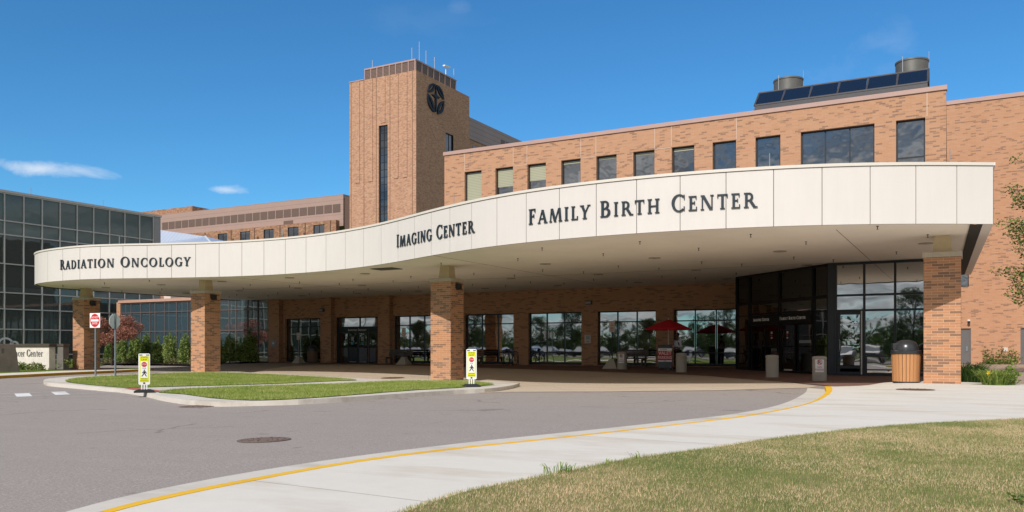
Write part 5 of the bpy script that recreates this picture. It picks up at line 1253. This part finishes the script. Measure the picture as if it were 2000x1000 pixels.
# the body stands facing local -y; forearms rest forward on the stand
B = [(0, 0, .98, (.15, .11)), (0, 0, 1.12, (.145, .10)), (0, .01, 1.32, (.165, .11)), (0, .01, 1.46, (.13, .085)), (0, 0, 1.55, .055), (0, -.01, 1.62, .06),
     (-.10, 0, .90, .10), (-.11, 0, .50, .06), (-.11, .01, .09, .045), (-.11, -.15, .04, .035), (.10, 0, .90, .10), (.11, 0, .50, .06), (.11, .01, .09, .045), (.11, -.15, .04, .035),
     (-.20, .01, 1.44, .055), (-.25, .02, 1.16, .045), (-.21, -.20, 1.10, .033), (-.19, -.27, 1.10, .025), (.20, .01, 1.44, .055), (.25, .02, 1.16, .045), (.21, -.20, 1.10, .033), (.19, -.27, 1.10, .025)]
E_ = [(0, 1), (1, 2), (2, 3), (3, 4), (4, 5), (0, 6), (6, 7), (7, 8), (8, 9), (0, 10), (10, 11), (11, 12), (12, 13), (3, 14), (14, 15), (15, 16), (16, 17), (3, 18), (18, 19), (19, 20), (20, 21)]
for sx in (-1, 1):        # thumb and four fingers, each a chain from the palm
    b0 = 17 if sx < 0 else 21; hx = .19*sx
    for f, (dx, ln) in enumerate(((-.028, .05), (-.009, .062), (.010, .066), (.029, .058))):
        i = len(B); B += [(hx+dx, -.31, 1.10, .0095), (hx+dx, -.31-ln*.6, 1.092, .009), (hx+dx, -.31-ln, 1.078, .0075)]; E_ += [(b0, i), (i, i+1), (i+1, i+2)]
    i = len(B); B += [(hx-sx*.04, -.285, 1.095, .0105), (hx-sx*.055, -.325, 1.085, .009)]; E_ += [(b0, i), (i, i+1)]
body = skin_mesh('body', B, E_, SKIN, t)
m = M(); m.ell((0, -.015, 1.72), (.078, .098, .118), 0, 18, 14); m.ell((0, -.118, 1.705), (.014, .022, .022)); m.ell((0, -.095, 1.655), (.03, .016, .008))
for sx in (-1, 1): m.ell((.08*sx, 0, 1.71), (.012, .022, .032)); m.ell((.032*sx, -.1, 1.735), (.014, .01, .009))
m.build('head', SKIN, body, True)
m = M(); m.ell((0, .012, 1.755), (.086, .098, .098), 0, 18, 12); m.build('hair', HAIR, t, True)
skin_mesh('shirt', [(0, 0, .98, (.165, .125)), (0, 0, 1.12, (.16, .115)), (0, .01, 1.32, (.18, .125)), (0, .01, 1.46, (.145, .10)), (0, .005, 1.52, .07), (-.20, .01, 1.44, .07), (-.25, .02, 1.16, .058), (-.215, -.17, 1.105, .046), (.20, .01, 1.44, .07), (.25, .02, 1.16, .058), (.215, -.17, 1.105, .046)],
          [(0, 1), (1, 2), (2, 3), (3, 4), (3, 5), (5, 6), (6, 7), (3, 8), (8, 9), (9, 10)], SHIRT, t)
skin_mesh('trousers', [(0, 0, 1.0, (.165, .125)), (-.10, 0, .90, .115), (-.11, 0, .50, .08), (-.11, .01, .10, .07), (.10, 0, .90, .115), (.11, 0, .50, .08), (.11, .01, .10, .07)], [(0, 1), (1, 2), (2, 3), (0, 4), (4, 5), (5, 6)], TROUSER, t)
for sx in (-.11, .11): m = M(); m.ell((sx, -.06, .045), (.05, .15, .05)); m.build('shoe', BLACKPL, t, True)

# stone name wall and the dark metal pylon at its left
t = thing('monument_sign', 'pale stone sign wall reading Cancer Center with a dark cap', 'sign', (-50., 30., Z(-50, 30, .05)))
o_ = tuple(t.location)
m = M(o_); m.box(-53.5, -46.62, 29.5, 29.9, -.25, 1.28); m.build('stone_wall', STONE, t, bevel=.02)
m = M(o_); m.box(-53.6, -46.5, 29.42, 29.96, 1.28, 1.46); m.box(-46.5, -45.9, 29.9, 30.32, 1.30, 1.45); m.build('cap', BRONZE, t, bevel=.01)
m = M(o_); m.box(-46.6, -45.98, 29.95, 30.3, -.25, 1.3); m.build('dark_end', STONE_SIDE, t)  # dark block painted as the shaded end face of the sign wall
put_serif(o_, 'Cancer Center', None, 3.35, .40, lambda u, v, w: (-50.52+u, 29.5-w, .72+v), .01, .03, plain('bronze_letter', (.16, .17, .16), .5, .3), t, track=.06, space=.34)
PX_, PY_ = -44.35, 25.85
t = thing('metal_pylon', 'dark tapered metal pylon with arched top beside the stone sign wall', 'pylon', (PX_, PY_, Z(PX_, PY_, .1)), math.radians(59))
m = M(); m.slab([(-.55, -.1), (.53, -.1), (.31, 1.46), (-.55, 1.46)], lambda u, v, w: (u, -w, v), -.12, .12); b = m.build('body', BRONZE, t, bevel=.01)
m = M(); m.box(-.72, -.56, -.16, .16, -.1, 1.5); m.build('side_post', POSTBLUE, t)
m = M()
for q in arc(-.12, 1.47, .36, .36, .10, .10, 0, 180, 18)+arc(.27, 1.45, .21, .20, .10, .10, 0, 180, 12): m.slab(q, lambda u, v, w: (u, -w, v), -.1, .1)
m.build('arch', plain('arch_metal', (.22, .235, .25), .45, .4), t)
m = M()
for k in range(7): a = k*2*PI/7; m.slab([(.02+.2*math.cos(a+q)*(.6+.4*(k % 2)), .45+.2*math.sin(a+q)) for q in (0, .35, .55)], lambda u, v, w: (u, -w, v), .122, .13)
m.box(-.3, -.2, -.13, -.122, 1.0, 1.25); m.build('relief', plain('relief_metal', (.055, .05, .045), .5, .3), t)

# manhole covers
for x, y, r, lab, mt, o in ((-8.78, 8.72, .30, 'dark round manhole cover in the middle of the asphalt', IRON, .0), (-17.14, 14.75, .38, 'round manhole cover at the foot of the island kerb', IRON, .0),
                         (-24.45, 32.7, .5, 'brown round cover in the sunlit drive behind the lawn', RUST, .012), (-1.22, 24.45, .40, 'rusty round cover in the pale sidewalk near the right column', RUST, .12)):
    t = thing('manhole_cover', lab, 'manhole cover', (x, y, Z(x, y, o)), 0, 'round iron covers')
    sx = (Z(x+.3, y)-Z(x-.3, y))/.6; sy = (Z(x, y+.3)-Z(x, y-.3))/.6; t.rotation_euler = (math.atan(sy), -math.atan(sx), 0)
    m = M(); m.lathe([(r+.07, .006), (r+.07, .012), (r+.01, .014), (r+.01, .006)], n=36); m.build('ring', IRON if mt is IRON else RUST, t)
    m = M(); m.lathe([(r, .006), (r, .015), (.005, .018)], n=36)
    for k in range(12):
        for q in (.3, .55, .8): a = 2*PI*(k+q)/12; m.bar((q*r*math.cos(a), q*r*math.sin(a), .019), ((q*r+.05)*math.cos(a), (q*r+.05)*math.sin(a), .019), .03, .006)
    m.build('cover', mt, t)
# ------------------------------------------------------------------ plants
rnd = random.Random(3)
def leafcloud(m, pts, size, asp=.5, flat_=0., mat=0):
    """many small folded leaf faces at the given points"""
    for (x, y, z) in pts:
        s = size*rnd.uniform(.6, 1.3); a = rnd.uniform(0, 2*PI); b = rnd.gauss(0, .7)*(1-flat_)
        d = Vector((math.cos(a)*math.cos(b), math.sin(a)*math.cos(b), math.sin(b)))
        n = Vector((rnd.gauss(0, 1), rnd.gauss(0, 1), rnd.gauss(0, 1)+1.5*flat_)); w = d.cross(n)
        if w.length < 1e-3: continue
        w = w.normalized()*s*asp*.5; p = Vector((x, y, z)); d *= s
        m.add([tuple(p), tuple(p+d*.5+w), tuple(p+d), tuple(p+d*.5-w)], [(0, 1, 2, 3)], mat)
def shell_pts(c, r, n, inner=.35):
    o = []
    while len(o) < n:
        v = Vector((rnd.uniform(-1, 1), rnd.uniform(-1, 1), rnd.uniform(-1, 1)))
        if v.length > 1: continue
        k = v.length
        if k < inner and rnd.random() < .8: continue
        o.append((c[0]+v.x*r[0], c[1]+v.y*r[1], c[2]+v.z*r[2]))
    return o

# arborvitae along the glass wing: three different plants, copied
def arbor(seed, h, w):
    """several upright plumes, each a tapering cone of small sprays, wider near the ground"""
    rnd.seed(seed); m = M(); pts = []
    plumes = [(0, 0, h)]+[(w*.36*math.cos(a), w*.30*math.sin(a), rnd.uniform(.58, .9)*h) for a in [q*2*PI/7+rnd.uniform(-.3, .3) for q in range(7)]]
    for (tx, ty, tz) in plumes:
        for q in range(620):
            f = rnd.random()**1.15; rr = .07+w*.26*(1-f)**.7*(.85+.25*math.sin(f*13+tx*9))
            if f < .12: rr *= .55+f*3.7
            a = rnd.uniform(0, 2*PI); k = rnd.random()**.4
            pts.append((tx*(1.05-.15*f)+rr*k*math.cos(a), ty*(1.05-.15*f)+rr*k*math.sin(a), .08+(tz-.1)*f))
    leafcloud(m, pts, .105, .5); return m
BXs = [(-60.4, 1.95), (-58.9, 2.35), (-57.38, 2.25), (-56.03, 2.3), (-54.68, 2.1), (-53.35, 2.3), (-51.68, 2.2), (-47.85, 1.7), (-47.0, 2.0), (-45.9, 1.7), (-44.98, 2.35)]
names = ['rounded arborvitae at the far left of the row, under the red maple', 'arborvitae second from the left, behind the back of the stop sign', 'arborvitae third from the left in the row by the teal glass', 'arborvitae fourth from the left, above the left crosswalk sign', 'shorter arborvitae fifth from the left in the row', 'broad arborvitae sixth from the left in the row', 'arborvitae standing alone just left of the second brick column', 'low arborvitae just right of the second brick column', 'arborvitae second to the right of the second brick column', 'small arborvitae next to the tallest one at the right end', 'tall arborvitae at the right end by the brick pier']
protos = []
for i, ((x, h), lab) in enumerate(zip(BXs, names)):
    y = 42.3+.3*math.sin(i*2.1)-(.35 if x > -48.5 else 0); x2 = x*(y/43.3) if x < -46 else x*(y/43.3)
    z = Z(x2, y, .13)
    if i < 3:
        t = thing('arborvitae', lab, 'shrub', (x2, y, z), rnd.uniform(0, 6), 'arborvitae shrubs along the glass wing')
        arbor(20+i, 2.2, .92).build('foliage', LEAF_ARB, t)
        m = M(); m.tube([(0, 0, -.1), (.02, 0, .6), (0, .02, 1.4)], [.05, .04, .015], 6); m.build('trunk', BARK, t); protos.append(t); t.scale = (h/2.2,)*3
    else:
        c = dup(protos[i % 3], (x2, y, z), rnd.uniform(0, 6), lab); c.scale = (h/2.2*rnd.uniform(.95, 1.1), h/2.2, h/2.2)

def tree(name, lab, cat, loc, limbs, blobs, leaf, n, size, group=None, asp=.5, r0=.1, flat_=.2):
    t = thing(name, lab, cat, loc, 0, group)
    m = M()
    for pts, ra, rb in limbs:
        k = len(pts); m.tube(pts, [ra+(rb-ra)*i/(k-1) for i in range(k)], 7)
    m.build('trunk', BARK, t, True)
    m = M(); tot = sum(b[1][0]*b[1][1]*b[1][2] for b in blobs)**1.
    for c, r in blobs: leafcloud(m, shell_pts(c, r, max(20, int(n*(r[0]*r[1]*r[2])/tot)), .3), size, asp, flat_)
    m.build('crown', leaf, t); return t
# red-leaved maple at the corner of the glass wing
rnd.seed(5)
bl = []
for k in range(13):
    a = rnd.uniform(0, 2*PI); q = rnd.uniform(.3, 1.55); bl.append(((q*math.cos(a)*1.15+.35, q*math.sin(a)*.8, rnd.uniform(2.0, 3.4)-.18*q), (rnd.uniform(.6, .9), rnd.uniform(.5, .7), rnd.uniform(.35, .55))))
lim = [([(0, 0, -.1), (.05, 0, .8), (-.1, .05, 1.5), (-.4, .1, 2.3)], .09, .03), ([(.03, 0, .7), (.4, -.1, 1.4), (.9, -.1, 2.2)], .06, .02), ([(-.05, .02, 1.2), (.2, .2, 1.9), (.3, .3, 2.8)], .05, .02), ([(.4, -.1, 1.4), (1.1, .1, 1.9), (1.7, .1, 2.2)], .04, .015)]
tree('maple_tree', 'low red leaved Japanese maple between the road signs and the teal glass', 'tree', (-54.2, 39.0, Z(-54.2, 39, .13)), lim, bl, LEAF_RED, 9000, .14, asp=.45)
# tree reaching in at the right edge
TX, TY = 3.7, 40.2; zb = Z(TX, TY, .03); rnd.seed(9)
tipsR = [(1.79, 39.15, 8.7), (1.45, 38.94, 7.6), (1.75, 39.1, 7.2), (1.12, 38.74, 6.3), (1.42, 38.9, 5.75), (1.79, 39.15, 6.2), (1.05, 38.13, 4.2), (1.5, 38.38, 4.45), (1.25, 38.2, 3.3), (1.65, 38.5, 3.7), (1.8, 39.15, 5.2)]
lim = [([(0, 0, -.2), (.05, 0, 1.6), (-.05, .1, 4), (.1, 0, 7), (.1, .1, 9.6)], .16, .03)]; bl = []
for (x, y, z) in tipsR:
    e = Vector((x-TX, y-TY, z-zb)); z0 = max(1.4, e.z-1.0); a_ = Vector((0, 0, z0)); mid = a_.lerp(e, .5)+Vector((0, 0, .25))
    lim.append(([tuple(a_), tuple(mid), tuple(e)], .045, .008))
    for f, r in ((.95, .36), (.8, .48), (.62, .55), (.4, .6)): p = a_.lerp(e, f)+Vector((rnd.gauss(0, .12), rnd.gauss(0, .12), rnd.gauss(0, .08)+.05)); bl.append((tuple(p), (r, r, r*.62)))
for k in range(46):
    a = rnd.uniform(0, 2*PI); q = rnd.uniform(.3, 2.4); z = rnd.uniform(2.8, 9.8)
    if q*math.cos(a) < -1.2: continue
    p = (q*math.cos(a)*.9+.3, q*math.sin(a)*.9, z); bl.append((p, (.7, .7, .5))); lim.append(([(0, 0, max(1.5, z-1.2)), (p[0]*.5, p[1]*.5, z-.3), p], .04, .008))
for x, y, z in ((-1.9, -.5, 1.75), (-1.6, -.9, 1.5), (-1.7, -.2, 2.1)): lim.append(([(0, 0, 1.9), (x*.6, y*.6, z+.4), (x, y, z)], .02, .004)); lim.append(([(x*.6, y*.6, z+.4), (x*.8, y*.8-.2, z+.3), (x-.05, y-.3, z+.25)], .01, .003))
tree('leafy_tree', 'green leafy tree reaching in from the right edge before the brick wing', 'tree', (TX, TY, zb), lim, bl, LEAF_TREE, 20000, .12, asp=.5, flat_=.2)

def tuft(name, lab, cat, loc, n, h, spread, w, mat, lean=.7, group=None, extra=None, sc=(1, 1, 1)):
    """arching strap leaves from a common base"""
    t = thing(name, lab, cat, loc, 0, group); m = M()
    for k in range(n):
        a = rnd.uniform(0, 2*PI); r = spread*rnd.random()**.6; bx, by = r*math.cos(a)*sc[0], r*math.sin(a)*sc[1]
        a2 = a+rnd.gauss(0, .8); hh = h*rnd.uniform(.5, 1.1)*sc[2]; l = hh*lean*rnd.uniform(.3, 1.2); d = Vector((math.cos(a2), math.sin(a2), 0)); wv = Vector((-d.y, d.x, 0))*w*rnd.uniform(.6, 1.2)/2
        P = [Vector((bx, by, -.02)), Vector((bx, by, hh*.55))+d*l*.3, Vector((bx, by, hh*.9))+d*l*.7, Vector((bx, by, hh*rnd.uniform(.6, 1.)))+d*l*1.15]
        m.add([tuple(P[0]-wv), tuple(P[0]+wv), tuple(P[1]+wv), tuple(P[1]-wv), tuple(P[2]+wv*.7), tuple(P[2]-wv*.7), tuple(P[3])], [(0, 1, 2, 3), (3, 2, 4, 5), (5, 4, 6)])
    m.build('leaves', mat, t)
    if extra: extra(t)
    return t
rnd.seed(14)
LEAF_DKGRASS = leaf_mat('dark_grass_leaf', [(.2, (.03, .07, .014)), (.5, (.07, .14, .03)), (.8, (.14, .22, .05))])
def lilyflower(t):
    m = M()
    for k in range(6): a = k*PI/3; m.add([(-.18, -.30, .38), (-.18+.03*math.cos(a-.5), -.33+.0, .38+.05*math.sin(a-.5)), (-.18+.09*math.cos(a), -.36, .38+.09*math.sin(a)), (-.18+.03*math.cos(a+.5), -.33, .38+.05*math.sin(a+.5))], [(0, 1, 2, 3)])
    m.build('flower', FLOWER, t); m = M(); m.tube([(-.15, -.2, 0), (-.18, -.29, .38)], .006, 5); m.build('stalk', LEAF_TREE, t)
LEAF_LILY = leaf_mat('daylily_leaf', [(.15, (.10, .17, .03)), (.5, (.22, .32, .06)), (.8, (.40, .44, .13))])
tuft('daylily', 'clump of daylily leaves with one yellow flower by the sidewalk edge', 'plant', (.72, 28.85, Z(.72, 28.85, .10)), 420, .5, .33, .024, LEAF_LILY, 1.2, extra=lilyflower, sc=(1., .9, 1))
t = thing('leafy_plant', 'small broad leaved plant at the right of the yellow daylily', 'plant', (1.08, 29.1, Z(1.08, 29.1, .08))); m = M(); leafcloud(m, shell_pts((0, 0, .26), (.26, .26, .28), 230, 0), .12, .7); leafcloud(m, shell_pts((.05, .1, .55), (.12, .12, .25), 50, 0), .09, .5); m.build('leaves', LEAF_LILY, t)
for k, (x, y, h, lab) in enumerate(((-.02, 31.9, .74, 'dark ornamental grass clump just right of the right brick column'), (.12, 33.3, .52, 'second dark grass clump behind the daylily'), (.3, 34.8, .34, 'low far grass clump near the grey door'))):
    tuft('grass_clump', lab, 'plant', (x, y, Z(x, y, .03)), 420, h, .42, .024, LEAF_DKGRASS, 1.1, 'ornamental grass clumps by the side path')
t = thing('wall_vine', 'green creeper climbing low on the orange brick wing', 'plant', (1.75, 60.8, .2)); m = M()
for k in range(12):
    x = -.95+1.9*k/11+rnd.gauss(0, .05); h = rnd.uniform(.5, 1.15); 
    leafcloud(m, [(x+.12*math.sin(q*5*k+q*3)+q*rnd.gauss(0, .1), rnd.uniform(-.12, .1), .05+h*q) for q in [j/26 for j in range(26)]], .13, .7)
leafcloud(m, shell_pts((0, -.1, .12), (1.05, .2, .22), 300, 0), .13, .6); m.build('leaves', LEAF_TREE, t)
for k, (x, y, h, lab) in enumerate(((-3.16, 6.65, .085, 'weed clump at the lower left edge of the lawn by the sidewalk'), (-2.87, 7.85, .075, 'spiky weed at the lawn edge, further up the sidewalk'), (-2.98, 7.4, .045, 'tiny weed at the lawn edge between the two larger ones'))):
    tuft('weed_clump', lab, 'weed', (x, y, Z(x, y, .135)), 44 if k == 0 else 14, h*.85, .14 if k == 0 else .07, .009, LEAF_LILY, 1.1, 'weeds along the lawn edge')
t = thing('seedling_plant', 'small leafy seedling in the bottom right corner of the lawn', 'plant', (.34, 6.85, Z(.34, 6.85, .13))); m = M(); leafcloud(m, shell_pts((0, 0, .03), (.11, .10, .045), 80, 0), .035, .6, .4); m.build('leaves', LEAF_TREE, t)
# low plants before the sign wall
for k, (x, y, r, lab, mt) in enumerate(((-49.6, 29.0, .5, 'low green mound plant under the stone sign wall, left', LEAF_TREE), (-48.2, 28.8, .55, 'low green mound plant under the stone sign wall, middle', LEAF_TREE), (-46.9, 28.9, .6, 'low spreading green plant at the right end of the sign wall', LEAF_TREE), (-46.3, 30.3, .5, 'dark round shrub between the sign wall and the column', LEAF_ARB))):
    t = thing('low_plant', lab, 'plant', (x, y, Z(x, y, .1)), 0, 'low plants at the sign wall'); m = M(); leafcloud(m, shell_pts((0, 0, .18 if k < 3 else .38), (r, .4, .26 if k < 3 else .42), 420, .2), .13, .55, .4); m.build('leaves', mt, t)
for k in range(6):
    x = -59.5+k*2.3; y = 40.9
    t = thing('bed_grass', 'pale dry grass tuft between the arborvitae trunks', 'plant', (x, y, Z(x, y, .13)), 0, 'pale tufts under the arborvitae') if k == 0 else dup(t0, (x, y, Z(x, y, .13)), k)
    if k == 0:
        t0 = t; m = M(); leafcloud(m, shell_pts((0, 0, .16), (.55, .35, .26), 260, 0), .16, .35); m.build('leaves', leaf_mat('pale_tuft', [(.2, (.13, .14, .05)), (.6, (.24, .22, .10)), (.9, (.35, .30, .17))]), t)

# ------------------------------------------------------------------ what the windows mirror: the car park south of the camera
sheet('parking_lot', [(-115, -40), (12, -40), (12, -17), (-115, -17)], .02, ASPHALT, res=6., step=6.)
for k in range(44):
    x = -112+2.75*k; sheet('bay_line', [(x-.05, -25.2), (x+.05, -25.2), (x+.05, -20), (x-.05, -20)], .035, WHITEPAINT, res=3.)
def make_car():
    t = thing('parked_car', 'parked car', 'car', (0, 0, 0), 0, 'cars in the car park behind the photographer'); W = .88
    m = M(); prof = [(-2.25, .28), (2.25, .28), (2.3, .55), (2.2, .78), (1.1, .95), (-1.6, 1.0), (-2.2, .92), (-2.32, .6)]
    m.slab(prof[::1], lambda u, v, w: (w, u, v), -W, W); m.build('body', CARPAINT, t, bevel=.08)
    m = M(); cab = [(1.15, .93), (.35, 1.40), (-1.0, 1.43), (-1.75, .98)]
    a = [(W*.93, u, v) if v < 1.1 else (W*.74, u, v) for u, v in cab]; b = [(-x, u, v) for x, u, v in a]
    m.add(a+b, [(3, 2, 1, 0), (4, 5, 6, 7), (0, 1, 5, 4), (2, 3, 7, 6)]); m.build('glass', CARGLASS, t)
    m = M(); m.add([(a[1][0]+.01, a[1][1], 1.41), (a[2][0]+.01, a[2][1], 1.44), (-a[2][0]-.01, a[2][1], 1.44), (-a[1][0]-.01, a[1][1], 1.41), (a[1][0]*.9, .1, 1.49), (a[2][0]*.9, -.8, 1.49), (-a[2][0]*.9, -.8, 1.49), (-a[1][0]*.9, .1, 1.49)], [(0, 1, 5, 4), (1, 2, 6, 5), (2, 3, 7, 6), (3, 0, 4, 7), (4, 5, 6, 7)]); m.build('roof', CARPAINT, t)
    for sx in (-1, 1):
        for y in (1.4, -1.4):
            m = M(); m.tube([(sx*.66, y, .32), (sx*.88, y, .32)], .32, 18); wl = m.build('wheel', TYRE, t); m = M(); m.tube([(sx*.80, y, .32), (sx*.89, y, .32)], .19, 14); m.build('rim', RIMM, wl)
        m = M(); m.box(sx*.62-.18, sx*.62+.18, 2.17, 2.28, .62, .76); m.build('headlight', LAMPW, t); m = M(); m.box(sx*.66-.16, sx*.66+.16, -2.32, -2.2, .68, .86); m.build('tail_light', LAMPRED, t)
        m = M(); m.box(sx*.97-.09, sx*.97+.09, .72, .9, .98, 1.12); m.build('mirror', CARPAINT, t)
    return t
cols = [('black', (.01, .01, .012)), ('silver', (.28, .285, .295)), ('black', (.012, .012, .014)), ('dark red', (.12, .01, .014)), ('dark blue', (.012, .022, .06)), ('grey', (.07, .072, .075))]
car = make_car(); rnd.seed(21); n_ = 0
for k in range(40):
    if rnd.random() < .16: continue
    x = -110.6+2.75*k; nm, c = cols[rnd.randrange(6)]
    lab = nm+' car parked in the lot mirrored in the entrance windows'
    o = car if n_ == 0 else dup(car, (0, 0, 0)); o.location = (x, -22.6, Z(x, -22.6, .03)); o.rotation_euler = (0, 0, 0 if rnd.random() < .7 else PI); o['label'] = lab; n_ += 1
    for ch in [q for q in COL.objects if q.parent == o]: ch.color = (*c, 1)
def wtree(seed, h, w, leaf):
    rnd.seed(seed); bl = []; lim = [([(0, 0, -.2), (.1, 0, h*.4), (0, .1, h*.85)], .2, .04)]
    for k in range(34):
        a = rnd.uniform(0, 2*PI); z = rnd.uniform(.10, .97); q = w*.62*math.sqrt(max(.05, 1-((z-.5)/.52)**2))*rnd.uniform(.3, 1.)
        p = (q*math.cos(a), q*math.sin(a), z*h); bl.append((p, (rnd.uniform(.7, 1.2), rnd.uniform(.7, 1.2), rnd.uniform(.5, .9)))); lim.append(([(0, 0, h*z*.6), p], .06, .02))
    return lim, bl
specs = [(-62, -44, 9.0, 0), (-47, -42, 6.4, 1), (-34, -41, 9.5, 0), (-80, -40, 9.5, 0), (-90, -46, 7, 0), (-120, -45, 8.5, 0), (-104, -44, 8, 0), (-6, -42, 9, 0), (-16, -46, 6.5, 0), (-70, -48, 7.5, 0), (-26, -50, 7, 1), (-56, -52, 6.5, 0), (-99, -50, 7, 1), (-132, -42, 8.5, 0), (4, -48, 8, 0), (-41, -50, 6, 0)]
pr = {}
for x, y, h, kind in specs:
    lab = 'green tree beyond the car park mirrored in the windows' if kind == 0 else 'yellowing tree beyond the car park mirrored in the windows'
    if kind not in pr:
        lim, bl = wtree(40+kind, 8., 5.2 if kind == 0 else 3.6, None); rnd.seed(60+kind)
        pr[kind] = tree('park_tree', lab, 'tree', (x, y, Z(x, y)), lim, bl, LEAF_BACK if kind == 0 else LEAF_OLIVE, 9000, .24, 'trees beyond the car park', .6); pr[kind].scale = (h/8.,)*3
    else: c = dup(pr[kind], (x, y, Z(x, y)), rnd.uniform(0, 6), lab, h/8.)
m = M(); rnd.seed(77); pts = []
for k in range(380):
    x = rnd.uniform(-240, 70); y, h = (rnd.uniform(-86, -72), rnd.uniform(3.6, 7.6)) if k % 3 else (rnd.uniform(-60, -52), rnd.uniform(2.4, 4.6)); w = rnd.uniform(2, 3.6)
    pts += shell_pts((x, y, h*.5), (w, w, h*.52), 130, .4)
leafcloud(m, pts, .62, .7); o = m.build('distant_woods', LEAF_BACK); setp(o, 'low belt of dark woods closing the view beyond the car park', 'woods', kind='stuff')
for x, y in ((-88, -19), (-52, -30), (-20, -30)):
    t = thing('lamp_post', 'tall car park lamp post with twin heads mirrored in the windows', 'lamp post', (x, y, Z(x, y)), 0, 'lamp posts in the car park'); m = M(); m.cyl(0, 0, 0, .7, .25, n=12); m.cyl(0, 0, .7, 7.2, .09, .07, n=10); m.build('pole', FRAME, t)
    for s_ in (-1, 1): m = M(); m.bar((0, 0, 7.1), (s_*.5, 0, 7.15), .06, .06); m.box(s_*.75-.3, s_*.75+.3, -.2, .2, 7.08, 7.22); m.build('lamp_head', FRAME, t)
